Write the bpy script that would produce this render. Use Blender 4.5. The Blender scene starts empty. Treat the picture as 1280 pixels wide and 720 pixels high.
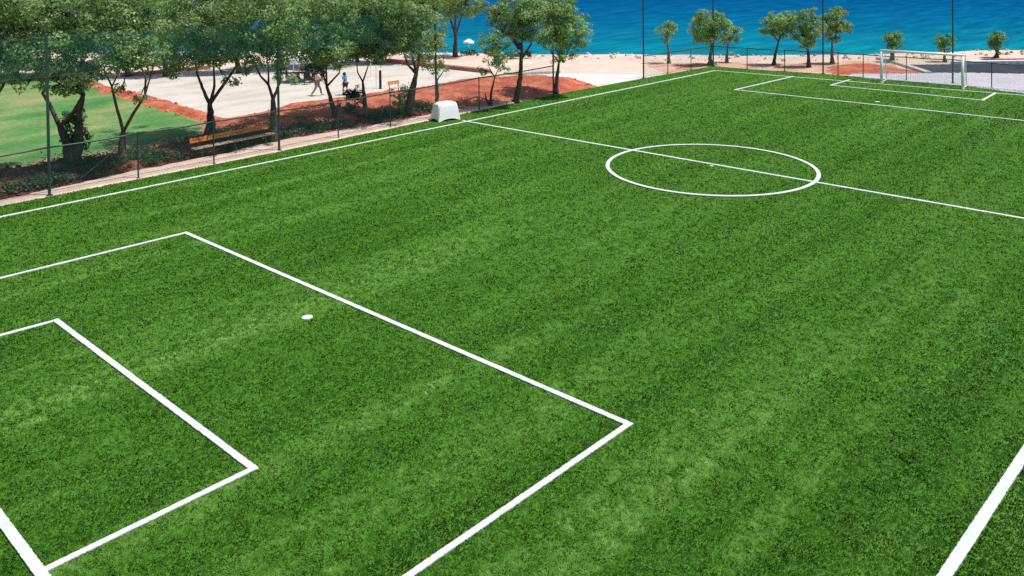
import bpy, math, random
import numpy as np
from mathutils import Vector, Matrix

random.seed(7)
RNG = np.random.default_rng(11)
scn = bpy.context.scene
col = scn.collection

# ------------------------------------------------------------------ camera
F, CY, PITCH, ROLL, YAW = 1067.57, -35.15, -0.02, -0.0101, 0.7387
CAM = Vector((-4.4245, -3.5337, 8.9963))
FW = Vector((math.cos(YAW)*math.cos(PITCH), math.sin(YAW)*math.cos(PITCH), math.sin(PITCH)))
R0 = Vector((math.sin(YAW), -math.cos(YAW), 0))
U0 = R0.cross(FW)
RT = R0*math.cos(ROLL) + U0*math.sin(ROLL)
UP = U0*math.cos(ROLL) - R0*math.sin(ROLL)
FH = Vector((math.cos(YAW), math.sin(YAW), 0))        # horizontal viewing direction

def G(px, py, z=0.0):
    """where the photograph's pixel meets the plane at height z"""
    d = FW*F + RT*(px-640) - UP*(py-CY)
    t = (z-CAM.z)/d.z
    return CAM + d*t

def mpp(p):                                            # metres per pixel at a ground point
    return (p-CAM).dot(FW)/F

cd = bpy.data.cameras.new('camera'); cam = bpy.data.objects.new('camera', cd); col.objects.link(cam)
cam.matrix_world = Matrix(((RT.x, UP.x, -FW.x, CAM.x), (RT.y, UP.y, -FW.y, CAM.y), (RT.z, UP.z, -FW.z, CAM.z), (0, 0, 0, 1)))
cd.sensor_width = 36; cd.lens = F/1280*36
cd.shift_y = -(360-CY)/1280
cd.clip_start = 0.1; cd.clip_end = 60000
scn.camera = cam

# ------------------------------------------------------------------ light
SUN_EL, SUN_AZ = math.radians(68), math.radians(-52)    # azimuth of the sun measured from +X to +Y
w = bpy.data.worlds.new('World'); scn.world = w; w.use_nodes = True
nt = w.node_tree; bg = nt.nodes['Background']
sky = nt.nodes.new('ShaderNodeTexSky'); sky.sky_type = 'NISHITA'; sky.sun_disc = False
sky.sun_elevation = SUN_EL; sky.sun_rotation = math.pi/2 - SUN_AZ
nt.links.new(sky.outputs[0], bg.inputs[0]); bg.inputs[1].default_value = 0.11
sl = bpy.data.lights.new('sun', 'SUN'); sl.energy = 4.2; sl.angle = math.radians(0.5); sl.color = (1, .955, .88)
so = bpy.data.objects.new('sun', sl); col.objects.link(so)
sd = Vector((math.cos(SUN_AZ)*math.cos(SUN_EL), math.sin(SUN_AZ)*math.cos(SUN_EL), math.sin(SUN_EL)))
so.rotation_euler = (-sd).to_track_quat('-Z', 'Y').to_euler()
scn.view_settings.view_transform = 'Standard'; scn.view_settings.look = 'None'
scn.view_settings.exposure = 0.25; scn.view_settings.gamma = 1.0
scn.cycles.max_bounces = 6; scn.cycles.transparent_max_bounces = 24; scn.cycles.diffuse_bounces = 3
scn.cycles.use_denoising = False

# ------------------------------------------------------------------ materials
def new_mat(name):
    m = bpy.data.materials.new(name); m.use_nodes = True
    return m, m.node_tree.nodes, m.node_tree.links, m.node_tree.nodes['Principled BSDF']

def ramp(N, stops):
    r = N.new('ShaderNodeValToRGB'); e = r.color_ramp.elements
    while len(e) < len(stops): e.new(0.5)
    for i, (p, c) in enumerate(stops):
        e[i].position = p; e[i].color = (*c, 1)
    return r

def noise(N, L, scale, detail=4, vec=None, rough=.6, mapscale=None, obj=False):
    n = N.new('ShaderNodeTexNoise'); n.inputs['Scale'].default_value = scale
    n.inputs['Detail'].default_value = detail; n.inputs['Roughness'].default_value = rough
    if vec is None:
        if obj:
            g = N.new('ShaderNodeTexCoord'); vec = g.outputs['Object']
        else:
            g = N.new('ShaderNodeNewGeometry'); vec = g.outputs['Position']
    if mapscale:
        mp = N.new('ShaderNodeMapping'); mp.inputs['Scale'].default_value = mapscale
        L.new(vec, mp.inputs['Vector']); vec = mp.outputs['Vector']
    L.new(vec, n.inputs['Vector'])
    return n

def mixc(N, L, a, b, fac, mode='MIX'):
    m = N.new('ShaderNodeMix'); m.data_type = 'RGBA'; m.blend_type = mode
    for inp, v in ((m.inputs[6], a), (m.inputs[7], b), (m.inputs[0], fac)):
        if isinstance(v, (int, float)): inp.default_value = v
        elif isinstance(v, tuple): inp.default_value = (*v, 1)
        else: L.new(v, inp)
    return m.outputs[2]

def bump(N, L, bs, height, strength, dist):
    b = N.new('ShaderNodeBump'); b.inputs['Strength'].default_value = strength; b.inputs['Distance'].default_value = dist
    L.new(height, b.inputs['Height']); L.new(b.outputs[0], bs.inputs['Normal'])

def surf(name, stops, scale, rough=.9, fine=None, bstr=.5, bdist=.02, bscale=None, obj=False, spec=.2, mapscale=None):
    """uneven solid surface: a ramp over noise, a second finer noise, bump"""
    m, N, L, bs = new_mat(name)
    n = noise(N, L, scale, 6, obj=obj, mapscale=mapscale); r = ramp(N, stops); L.new(n.outputs[0], r.inputs[0])
    n2 = noise(N, L, bscale or scale*9, 4, obj=obj)
    c = r.outputs[0]
    if fine:
        r2 = ramp(N, [(.3, (fine[0],)*3), (.7, (fine[1],)*3)]); L.new(n2.outputs[0], r2.inputs[0])
        c = mixc(N, L, c, r2.outputs[0], 1.0, 'MULTIPLY')
    L.new(c, bs.inputs['Base Color']); bs.inputs['Roughness'].default_value = rough
    bs.inputs['Specular IOR Level'].default_value = spec
    bump(N, L, bs, n2.outputs[0], bstr, bdist)
    return m

def leaf_mat(name, dark, mid, light, trans=.42):
    m, N, L, bs = new_mat(name)
    a = N.new('ShaderNodeAttribute'); a.attribute_name = 'tone'
    r = ramp(N, [(0, dark), (.5, mid), (1, light)]); L.new(a.outputs['Fac'], r.inputs[0])
    L.new(r.outputs[0], bs.inputs['Base Color']); bs.inputs['Roughness'].default_value = .5
    bs.inputs['Specular IOR Level'].default_value = .3
    t = N.new('ShaderNodeBsdfTranslucent'); L.new(r.outputs[0], t.inputs[0])
    mx = N.new('ShaderNodeMixShader'); mx.inputs[0].default_value = trans
    L.new(bs.outputs[0], mx.inputs[1]); L.new(t.outputs[0], mx.inputs[2])
    L.new(mx.outputs[0], N['Material Output'].inputs[0])
    return m

def net_mat(name, color, freq, width, diamond=False, rough=.6):
    """cord pattern with see-through holes, laid out in the panel's own metres (UV)"""
    m, N, L, bs = new_mat(name)
    bs.inputs['Base Color'].default_value = (*color, 1); bs.inputs['Roughness'].default_value = rough
    uv = N.new('ShaderNodeUVMap'); sp = N.new('ShaderNodeSeparateXYZ'); L.new(uv.outputs[0], sp.inputs[0])
    def mth(op, a, b=None):
        n = N.new('ShaderNodeMath'); n.operation = op
        for i, v in enumerate((a, b)):
            if v is None: continue
            if isinstance(v, (int, float)): n.inputs[i].default_value = v
            else: L.new(v, n.inputs[i])
        return n.outputs[0]
    u, v = sp.outputs[0], sp.outputs[1]
    if diamond: u, v = mth('ADD', u, v), mth('SUBTRACT', u, v)
    a = mth('LESS_THAN', mth('FRACT', mth('MULTIPLY', u, freq)), width)
    b = mth('LESS_THAN', mth('FRACT', mth('MULTIPLY', v, freq)), width)
    al = mth('MAXIMUM', a, b)
    tr = N.new('ShaderNodeBsdfTransparent'); mx = N.new('ShaderNodeMixShader')
    L.new(al, mx.inputs[0]); L.new(tr.outputs[0], mx.inputs[1]); L.new(bs.outputs[0], mx.inputs[2])
    L.new(mx.outputs[0], N['Material Output'].inputs[0])
    return m

M = {}
M['sand'] = surf('sand', [(.3, (.56, .41, .32)), (.55, (.66, .51, .42)), (.75, (.72, .60, .51))], .35, fine=(.82, 1.05), bscale=6, bdist=.05)
M['soil'] = surf('red soil', [(.3, (.30, .070, .038)), (.5, (.50, .135, .075)), (.7, (.62, .25, .165))], .9, fine=(.6, 1.15), bscale=5, bstr=.9, bdist=.12)
M['tan_soil'] = surf('tan soil', [(.3, (.30, .15, .07)), (.5, (.42, .24, .13)), (.75, (.50, .33, .20))], .8, fine=(.7, 1.1), bscale=7, bstr=.8, bdist=.08)
M['pink_soil'] = surf('pinkish soil', [(.3, (.42, .20, .13)), (.5, (.60, .36, .26)), (.75, (.70, .50, .40))], .5, fine=(.75, 1.1), bscale=5, bstr=.7, bdist=.08)
M['shaded_litter'] = surf('littered soil darkened as shade', [(.3, (.030, .014, .010)), (.52, (.11, .040, .025)), (.75, (.42, .16, .10))], 1.1, fine=(.5, 1.1), bscale=9, bstr=1, bdist=.1)  # littered soil with the tree row shade put into its dark colour
M['court'] = surf('pale court', [(.25, (.38, .33, .27)), (.5, (.54, .49, .43)), (.8, (.62, .58, .53))], .22, fine=(.9, 1.03), bscale=5, bstr=.3, mapscale=(1, 2.2, 1))
M['kerbstone'] = surf('pink kerb strip', [(.3, (.54, .39, .32)), (.6, (.66, .51, .43)), (.8, (.72, .60, .52))], 1.2, fine=(.88, 1.04), bscale=14, bdist=.02)
M['pave'] = surf('pale pavement', [(.3, (.43, .41, .44)), (.6, (.50, .49, .53)), (.8, (.56, .55, .58))], .5, fine=(.92, 1.03), bscale=10)
M['path'] = surf('white path', [(.3, (.58, .53, .49)), (.7, (.68, .64, .62))], .6, fine=(.9, 1.03), bscale=8)
M['asphalt'] = surf('asphalt', [(.3, (.022, .025, .045)), (.7, (.045, .05, .075))], .5, fine=(.8, 1.2), bscale=20)
M['stone'] = surf('kerb stone', [(.3, (.45, .40, .36)), (.7, (.62, .57, .52))], 1.5, fine=(.8, 1.05), bscale=10)
M['redbrick'] = surf('red kerb', [(.3, (.30, .13, .09)), (.7, (.45, .22, .16))], 1.5, fine=(.7, 1.1), bscale=12)
M['rock'] = surf('shore rock', [(.3, (.44, .29, .21)), (.55, (.62, .47, .38)), (.75, (.74, .64, .56))], 1.1, fine=(.7, 1.1), bscale=6, bstr=.8, bdist=.08)
M['bark'] = surf('bark', [(.3, (.045, .036, .030)), (.55, (.10, .082, .068)), (.8, (.22, .185, .155))], 3, fine=(.6, 1.1), bscale=14, bstr=1, bdist=.04, obj=True, mapscale=(3, 3, .8))
M['bark_pale'] = surf('pale bark', [(.3, (.10, .075, .06)), (.7, (.26, .21, .17))], 3, fine=(.7, 1.1), bscale=12, bstr=1, bdist=.03, obj=True)
M['post_green'] = surf('dark green steel', [(.3, (.008, .045, .036)), (.7, (.014, .065, .052))], 5, rough=.45, spec=.5, bstr=.1)
M['post_brown'] = surf('weathered steel', [(.3, (.045, .035, .03)), (.7, (.09, .07, .055))], 5, rough=.6, spec=.4, bstr=.1)
M['white_metal'] = surf('white painted steel', [(.3, (.80, .80, .80)), (.7, (.86, .86, .86))], 3, rough=.5, spec=.5, bstr=.05)
M['white_plastic'] = surf('white plastic', [(.3, (.84, .84, .84)), (.7, (.88, .88, .88))], 1.5, rough=.45, spec=.4, bstr=.05, obj=True)
M['wood_orange'] = surf('orange varnished wood', [(.25, (.44, .095, .02)), (.5, (.62, .20, .04)), (.75, (.74, .34, .09))], 1.1, rough=.5, fine=(.8, 1.08), bscale=14, bstr=.2, mapscale=(1, 5, 5), obj=True)
M['wood_pale'] = surf('worn seat wood', [(.3, (.42, .22, .13)), (.6, (.62, .42, .31)), (.8, (.70, .54, .44))], 1.5, rough=.6, fine=(.8, 1.05), bscale=12, bstr=.2, obj=True)
M['dark_wood'] = surf('dark wood', [(.3, (.02, .016, .014)), (.7, (.05, .04, .035))], 3, rough=.6, obj=True)
M['canvas'] = surf('white canvas', [(.3, (.76, .75, .73)), (.7, (.83, .82, .80))], 2, rough=.85, bstr=.1, obj=True)
M['straw'] = surf('tan canvas', [(.3, (.42, .22, .10)), (.7, (.60, .36, .18))], 3, rough=.85, bstr=.3, obj=True)
M['skin'] = surf('skin', [(.3, (.42, .23, .15)), (.7, (.52, .31, .21))], 4, rough=.55, bstr=.05, obj=True)
M['hair'] = surf('dark hair', [(.3, (.012, .009, .008)), (.7, (.03, .022, .018))], 12, rough=.5, obj=True)
M['cloth_white'] = surf('light clothing', [(.3, (.58, .54, .52)), (.7, (.72, .69, .67))], 5, rough=.9, bstr=.3, obj=True)
M['cloth_grey'] = surf('grey clothing', [(.3, (.16, .14, .14)), (.7, (.26, .24, .24))], 5, rough=.9, bstr=.3, obj=True)
M['cloth_blue'] = surf('blue clothing', [(.3, (.02, .22, .50)), (.7, (.04, .33, .66))], 5, rough=.9, bstr=.3, obj=True)
M['cloth_dark'] = surf('dark clothing', [(.3, (.015, .015, .02)), (.7, (.035, .035, .045))], 5, rough=.9, bstr=.3, obj=True)
M['yellow'] = surf('yellow plastic', [(.3, (.62, .55, .12)), (.7, (.74, .68, .22))], 4, rough=.5, obj=True)
M['chain'] = net_mat('chain link wire', (.025, .075, .06), 14, .085, True)
M['ballnet'] = net_mat('green ball net', (.010, .26, .21), 22, .045)
M['goalnet'] = net_mat('white goal net', (.78, .78, .78), 9, .075)

M['leaf_front'] = leaf_mat('olive green leaves', (.065, .125, .040), (.215, .355, .115), (.48, .60, .27))
M['leaf_yel'] = leaf_mat('yellow green leaves', (.085, .135, .025), (.22, .34, .07), (.44, .54, .16))
M['leaf_dry'] = leaf_mat('dry brownish leaves', (.050, .044, .028), (.14, .125, .075), (.32, .28, .19))
M['leaf_shore'] = leaf_mat('fresh green leaves', (.090, .170, .040), (.26, .43, .11), (.50, .64, .26))
M['leaf_dark'] = leaf_mat('dark shrub leaves', (.016, .042, .022), (.05, .11, .05), (.14, .22, .10))
M['leaf_palm'] = leaf_mat('bright palm leaves', (.06, .15, .035), (.15, .33, .085), (.32, .50, .17))

# white turf lines: fibre-like break-up
M['line'] = surf('white turf fibres', [(.28, (.47, .53, .48)), (.45, (.58, .62, .60)), (.65, (.66, .69, .67))], 2.2, rough=.9, fine=(.86, 1.03), bscale=60, bstr=.6, bdist=.01)

# turf base and blades
def turf_mat(name, attr):
    m, N, L, bs = new_mat(name)
    r = ramp(N, [(0, (.0105, .053, .003)), (.33, (.032, .114, .006)), (.6, (.070, .185, .019)), (1, (.185, .335, .075))])
    if attr:
        a = N.new('ShaderNodeAttribute'); a.attribute_name = 'tone'; L.new(a.outputs['Fac'], r.inputs[0])
        L.new(r.outputs[0], bs.inputs['Base Color'])
        bs.inputs['Roughness'].default_value = .6; bs.inputs['Specular IOR Level'].default_value = .1
    else:
        n = noise(N, L, 12, 5); n1 = noise(N, L, .5, 3, mapscale=(.25, 1.6, 1))
        ad = N.new('ShaderNodeMath'); ad.operation = 'MULTIPLY_ADD'; L.new(n.outputs[0], ad.inputs[0]); ad.inputs[1].default_value = .55
        ml = N.new('ShaderNodeMath'); ml.operation = 'MULTIPLY'; L.new(n1.outputs[0], ml.inputs[0]); ml.inputs[1].default_value = .55
        L.new(ml.outputs[0], ad.inputs[2]); L.new(ad.outputs[0], r.inputs[0])
        L.new(r.outputs[0], bs.inputs['Base Color']); bs.inputs['Roughness'].default_value = .9
        bs.inputs['Specular IOR Level'].default_value = .1
        bump(N, L, bs, n.outputs[0], .3, .02)
    return m
M['turf'] = turf_mat('turf backing', False)
M['blade'] = turf_mat('turf blades', True)

# lawn beyond the fence
def lawn_mat():
    m, N, L, bs = new_mat('patchy lawn')
    n = noise(N, L, .16, 6, mapscale=(1, 1.6, 1)); r = ramp(N, [(.30, (.05, .18, .055)), (.46, (.10, .235, .07)), (.57, (.20, .28, .10)), (.72, (.36, .30, .16))])
    L.new(n.outputs[0], r.inputs[0])
    n2 = noise(N, L, 5, 5); r2 = ramp(N, [(.3, (.7,)*3), (.7, (1.15,)*3)]); L.new(n2.outputs[0], r2.inputs[0])
    L.new(mixc(N, L, r.outputs[0], r2.outputs[0], 1.0, 'MULTIPLY'), bs.inputs['Base Color'])
    bs.inputs['Roughness'].default_value = .95; bs.inputs['Specular IOR Level'].default_value = .1
    bump(N, L, bs, n2.outputs[0], .8, .1)
    return m
M['lawn'] = lawn_mat()

# sea: shallow teal by the shore, deep blue farther out, wind streaks
def sea_mat():
    m, N, L, bs = new_mat('sea water')
    g = N.new('ShaderNodeNewGeometry')
    dt = N.new('ShaderNodeVectorMath'); dt.operation = 'DOT_PRODUCT'; dt.inputs[1].default_value = tuple(FH)
    L.new(g.outputs['Position'], dt.inputs[0])
    wob = noise(N, L, .03, 4, mapscale=None)
    ma = N.new('ShaderNodeMath'); ma.operation = 'MULTIPLY_ADD'; L.new(wob.outputs[0], ma.inputs[0]); ma.inputs[1].default_value = 34; L.new(dt.outputs['Value'], ma.inputs[2])
    mr = N.new('ShaderNodeMapRange'); mr.inputs[1].default_value = 85; mr.inputs[2].default_value = 215; L.new(ma.outputs[0], mr.inputs[0])
    r = ramp(N, [(0, (.007, .195, .245)), (.12, (.004, .165, .230)), (.32, (.002, .108, .205)), (.6, (.0015, .080, .190)), (1, (.0012, .060, .172))])
    L.new(mr.outputs[0], r.inputs[0])
    # streaks run along the shore
    mp = N.new('ShaderNodeMapping'); mp.inputs['Rotation'].default_value = (0, 0, -(YAW-math.pi/2)); mp.inputs['Scale'].default_value = (.12, .55, 1)
    L.new(g.outputs['Position'], mp.inputs['Vector'])
    s = N.new('ShaderNodeTexNoise'); s.inputs['Scale'].default_value = 1.0; s.inputs['Detail'].default_value = 6; s.inputs['Roughness'].default_value = .65
    L.new(mp.outputs[0], s.inputs['Vector'])
    r2 = ramp(N, [(.30, (.62, .68, .74)), (.5, (1, 1, 1)), (.72, (1.6, 1.45, 1.35))]); L.new(s.outputs[0], r2.inputs[0])
    L.new(mixc(N, L, r.outputs[0], r2.outputs[0], 1.0, 'MULTIPLY'), bs.inputs['Base Color'])
    bs.inputs['Roughness'].default_value = .4; bs.inputs['Specular IOR Level'].default_value = .0; bs.inputs['IOR'].default_value = 1.33
    bump(N, L, bs, s.outputs[0], .45, .6)
    return m
M['sea'] = sea_mat()

# ------------------------------------------------------------------ mesh helpers
class MB:
    def __init__(s): s.v = []; s.f = []
    def quad(s, *p):
        i = len(s.v); s.v += [tuple(q) for q in p]; s.f.append(tuple(range(i, i+len(p))))
    def box(s, c, sx, sy, sz, ax=None, ay=None, az=None, bev=0.0):
        c = Vector(c); ax = ax or Vector((1, 0, 0)); ay = ay or Vector((0, 1, 0)); az = az or Vector((0, 0, 1))
        i = len(s.v)
        b = min(bev, sx*.3, sy*.3, sz*.3)
        if b <= 0:
            for dz in (-.5, .5):
                for dx, dy in ((-.5, -.5), (.5, -.5), (.5, .5), (-.5, .5)):
                    s.v.append(tuple(c+ax*sx*dx+ay*sy*dy+az*sz*dz))
            s.f += [tuple(i+k for k in q) for q in ((3, 2, 1, 0), (4, 5, 6, 7), (0, 1, 5, 4), (1, 2, 6, 5), (2, 3, 7, 6), (3, 0, 4, 7))]
            return
        rings = []
        for zz, ins in ((-.5*sz, b), (-.5*sz+b, 0), (.5*sz-b, 0), (.5*sz, b)):
            hx, hy = sx/2-ins, sy/2-ins
            k = b*.6
            ring = [(-hx+k, -hy), (hx-k, -hy), (hx, -hy+k), (hx, hy-k), (hx-k, hy), (-hx+k, hy), (-hx, hy-k), (-hx, -hy+k)]
            rings.append(ring)
            for x, y in ring: s.v.append(tuple(c+ax*x+ay*y+az*zz))
        for a in range(3):
            for k in range(8):
                s.f.append((i+a*8+k, i+a*8+(k+1) % 8, i+a*8+8+(k+1) % 8, i+a*8+8+k))
        s.f.append(tuple(i+7-k for k in range(8))); s.f.append(tuple(i+24+k for k in range(8)))
    def tube(s, pts, rad, n=8, cap=True, wob=0.0):
        pts = [Vector(p) for p in pts]
        if isinstance(rad, (int, float)): rad = [rad]*len(pts)
        i0 = len(s.v); ref = None
        for k, p in enumerate(pts):
            t = (pts[min(k+1, len(pts)-1)]-pts[max(k-1, 0)]).normalized()
            if ref is None: ref = t.orthogonal().normalized()
            ref = (ref - t*ref.dot(t)).normalized(); b = t.cross(ref)
            for j in range(n):
                a = 2*math.pi*j/n; r = rad[k]*(1+wob*random.uniform(-1, 1))
                s.v.append(tuple(p+(ref*math.cos(a)+b*math.sin(a))*r))
        for k in range(len(pts)-1):
            for j in range(n):
                a = i0+k*n+j; b2 = i0+k*n+(j+1) % n
                s.f.append((a, b2, b2+n, a+n))
        if cap:
            s.f.append(tuple(i0+n-1-j for j in range(n))); e = i0+(len(pts)-1)*n
            s.f.append(tuple(e+j for j in range(n)))
    def lathe(s, c, prof, n=20):
        c = Vector(c); i0 = len(s.v)
        for r, z in prof:
            for j in range(n):
                a = 2*math.pi*j/n; s.v.append((c.x+r*math.cos(a), c.y+r*math.sin(a), c.z+z))
        for k in range(len(prof)-1):
            for j in range(n):
                a = i0+k*n+j; b = i0+k*n+(j+1) % n
                s.f.append((a, b, b+n, a+n))
    def build(s, name, m, parent=None, smooth=False, loc=None):
        me = bpy.data.meshes.new(name)
        v = s.v
        off = None
        if parent is not None: off = Vector(parent['_o'])
        elif loc is not None: off = Vector(loc)
        if off is not None: v = [(a-off.x, b-off.y, c-off.z) for a, b, c in v]
        me.from_pydata(v, [], s.f); me.update()
        me.materials.append(m)
        if smooth: me.polygons.foreach_set('use_smooth', [True]*len(me.polygons))
        o = bpy.data.objects.new(name, me); col.objects.link(o)
        if parent is not None: o.parent = parent
        elif off is not None: o.location = off
        return o

def empty(name, loc):
    o = bpy.data.objects.new(name, None); col.objects.link(o); o.location = loc
    o['_o'] = tuple(loc); o.empty_display_size = .2
    return o

def tag(o, label=None, cat=None, group=None, kind=None):
    if label: o['label'] = label
    if cat: o['category'] = cat
    if group: o['group'] = group
    if kind: o['kind'] = kind
    return o

# ------------------------------------------------------------------ numpy helpers
def vnoise(x, y, seed=0):
    xi = np.floor(x).astype(np.int64); yi = np.floor(y).astype(np.int64)
    fx = x-xi; fy = y-yi; fx = fx*fx*(3-2*fx); fy = fy*fy*(3-2*fy)
    def h(a, b):
        n = (a*374761393 + b*668265263 + seed*974634777) & 0xffffffff
        n = ((n ^ (n >> 13))*1274126177) & 0xffffffff
        return ((n ^ (n >> 16)) & 0xffff)/65535.0
    return (h(xi, yi)*(1-fx)+h(xi+1, yi)*fx)*(1-fy)+(h(xi, yi+1)*(1-fx)+h(xi+1, yi+1)*fx)*fy

def fbm(x, y, o=4, seed=0):
    s = 0; a = .5; t = 0
    for k in range(o):
        s = s+a*vnoise(x*2**k, y*2**k, seed+k); t += a; a *= .55
    return s/t

def sdist(P, poly):
    """signed distance of points P (n,2) to polygon, positive inside"""
    poly = np.asarray(poly); x, y = P[:, 0], P[:, 1]
    d = np.full(len(P), 1e9); ins = np.zeros(len(P), bool)
    for i in range(len(poly)):
        a, b = poly[i], poly[(i+1) % len(poly)]
        e = b-a; wv = P-a; t = np.clip((wv@e)/(e@e+1e-12), 0, 1)
        d = np.minimum(d, np.hypot(*(wv-t[:, None]*e).T))
        c = (a[1] > y) != (b[1] > y)
        xx = (b[0]-a[0])*(y-a[1])/((b[1]-a[1]) if abs(b[1]-a[1]) > 1e-12 else 1e-12)+a[0]
        ins ^= c & (x < xx)
    return np.where(ins, d, -d)

def gp(pts): return np.array([tuple(G(x, y))[:2] for x, y in pts])

def terrain(name, poly, m, cell, ztop, slope=.12, jit=.3, jscale=1.0, hill=0.0, hscale=.5, hwid=2.5, seed=1, rot=0.0, rough=0.0):
    """a sheet of ground whose edge runs out into the ground below along an uneven line"""
    poly = np.asarray(poly)
    ca, sa = math.cos(rot), math.sin(rot); Rm = np.array([[ca, -sa], [sa, ca]])
    q = poly@Rm; lo = q.min(0)-1; hi = q.max(0)+1
    nx = int((hi[0]-lo[0])/cell)+2; ny = int((hi[1]-lo[1])/cell)+2
    X, Y = np.meshgrid(lo[0]+np.arange(nx)*cell, lo[1]+np.arange(ny)*cell, indexing='ij')
    P = np.stack([X.ravel(), Y.ravel()], 1)@Rm.T
    sdv = sdist(P, poly)+jit*(fbm(P[:, 0]*jscale, P[:, 1]*jscale, 4, seed)-.5)*2
    z = np.clip(sdv*slope, -.06, ztop)
    if hill:
        k = np.clip(sdv/hwid, 0, 1); k = k*k*(3-2*k)
        z = z+k*hill*(.35+1.0*fbm(P[:, 0]*hscale, P[:, 1]*hscale, 4, seed+9))
    if rough:
        z = z+np.where(sdv > .1, rough*(fbm(P[:, 0]*3, P[:, 1]*3, 3, seed+3)-.5), 0)
    keep = sdv > -.6
    idx = np.arange(nx*ny).reshape(nx, ny)
    a, b, c, d = idx[:-1, :-1].ravel(), idx[1:, :-1].ravel(), idx[1:, 1:].ravel(), idx[:-1, 1:].ravel()
    ok = keep[a] | keep[b] | keep[c] | keep[d]
    f = np.stack([a, b, c, d], 1)[ok]
    used = np.unique(f); mp = np.full(nx*ny, -1); mp[used] = np.arange(len(used))
    V = np.concatenate([P, z[:, None]], 1)[used]; f = mp[f]
    me = bpy.data.meshes.new(name); me.from_pydata(V.tolist(), [], f.tolist()); me.update(); me.materials.append(m)
    me.polygons.foreach_set('use_smooth', [True]*len(me.polygons))
    o = bpy.data.objects.new(name, me); col.objects.link(o); tag(o, kind='structure')
    return o

def flat(name, poly, m, z, th=0.0):
    """flat slab from an outline"""
    import bmesh
    bm = bmesh.new(); vs = [bm.verts.new((x, y, z)) for x, y in poly]
    f = bm.faces.new(vs); f.normal_update()
    if f.normal.z < 0: f.normal_flip()
    if th:
        r = bmesh.ops.extrude_face_region(bm, geom=[f])
        for g in r['geom']:
            if isinstance(g, bmesh.types.BMVert): g.co.z += 0
        for v in vs: v.co.z = z-th
    bmesh.ops.triangulate(bm, faces=bm.faces[:])
    bmesh.ops.recalc_face_normals(bm, faces=bm.faces[:])
    me = bpy.data.meshes.new(name); bm.to_mesh(me); bm.free(); me.materials.append(m)
    o = bpy.data.objects.new(name, me); col.objects.link(o); tag(o, kind='structure')
    return o

# ------------------------------------------------------------------ setting
# land ends along the shore; the sea lies 1.1 m lower
shore_px = [(-500, 62), (-200, 63), (0, 64), (300, 64), (560, 66), (640, 68), (730, 67.8), (810, 68.3), (900, 69), (1010, 68.5), (1100, 67.4), (1150, 65.5), (1220, 63.8), (1290, 62.5), (1500, 59), (1800, 54)]
shore = gp(shore_px)
# resample with a natural wobble
sh = []
for a, b in zip(shore[:-1], shore[1:]):
    n = max(2, int(np.hypot(*(b-a))/1.5))
    for k in range(n): sh.append(a+(b-a)*k/n)
sh = np.array(sh+[shore[-1]])
sh += (fbm(sh[:, :1]*.25, sh[:, 1:]*.25, 4, 5)-.5)*np.array([FH.x, FH.y])*2.2
FH2 = np.array([FH.x, FH.y]); R2 = np.array([R0.x, R0.y])
ext = [sh[-1]+R2*1500+FH2*200, np.array(CAM[:2])+R2*1500-FH2*1500, np.array(CAM[:2])-R2*1500-FH2*1500, sh[0]-R2*1500+FH2*60]
land = list(sh)+ext
flat('ground', land, M['sand'], -0.02, 1.6)
mb = MB(); S = 30000
mb.quad((-S, -S, -1.1), (S, -S, -1.1), (S, S, -1.1), (-S, S, -1.1)); tag(mb.build('sea', M['sea']), kind='structure')

# outlines, photographed and brought down to the ground
edge_left = [(-120, 283), (0, 258), (62, 245.5), (173, 224), (267, 206), (349, 189.5), (423, 174), (488, 161), (545, 149), (599, 138), (692, 118.8), (804, 98), (835, 92.6), (864, 87.5), (891, 82.8)]
edge_far = [(934, 86.4), (981, 89.3), (1029, 92.4), (1079, 96.7), (1133, 100.7), (1191, 104.5), (1240, 110), (1285, 113.6)]
far_corner = G(1285, 113.6); fd = (G(1285, 113.6)-G(891, 82.8)).normalized()
turf_poly = [tuple(p) for p in gp(edge_left)]+[tuple(p) for p in gp(edge_far)]+[tuple((far_corner+fd*10)[:2]), (-16, -16), (-16, 22)]
tb_ = MB(); tb_.v = [(22.0, 8.0, .012)]+[(x, y, .012) for x, y in turf_poly]
tb_.f = [(0, 1+(i+1) % len(turf_poly), 1+i) for i in range(len(turf_poly))]
tag(tb_.build('artificial_turf', M['turf']), kind='structure')

strip = [(-120, 276), (0, 251), (62, 237), (130, 221.5), (220, 204), (280, 192), (340, 176.5), (423, 163.5), (488, 152), (545, 141.5), (600, 133.5), (640, 127.5), (650, 127.5)]
strip_poly = list(gp(strip))+list(gp([(660, 126), (599, 138.5), (488, 161.5), (349, 190), (173, 224.5), (0, 258.5), (-120, 284)]))
terrain('path', strip_poly, M['kerbstone'], .2, .045, slope=.3, jit=.16, jscale=1.4, seed=3, rough=.02)

lawn_poly = gp([(-500, 88), (-100, 90), (60, 92), (105, 100), (150, 115), (205, 131), (262, 152), (256, 168), (190, 181), (100, 196), (0, 210), (-150, 240), (-500, 330)])
terrain('lawn', lawn_poly, M['lawn'], .35, .03, slope=.1, jit=.7, jscale=.8, seed=5)

tan_poly = gp([(-200, 262), (0, 222), (100, 205), (190, 190), (262, 172), (262, 150), (235, 143), (150, 150), (0, 180), (-200, 210)])
terrain('tan_soil', tan_poly, M['tan_soil'], .3, .022, slope=.08, jit=.8, jscale=.7, seed=6)

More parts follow.
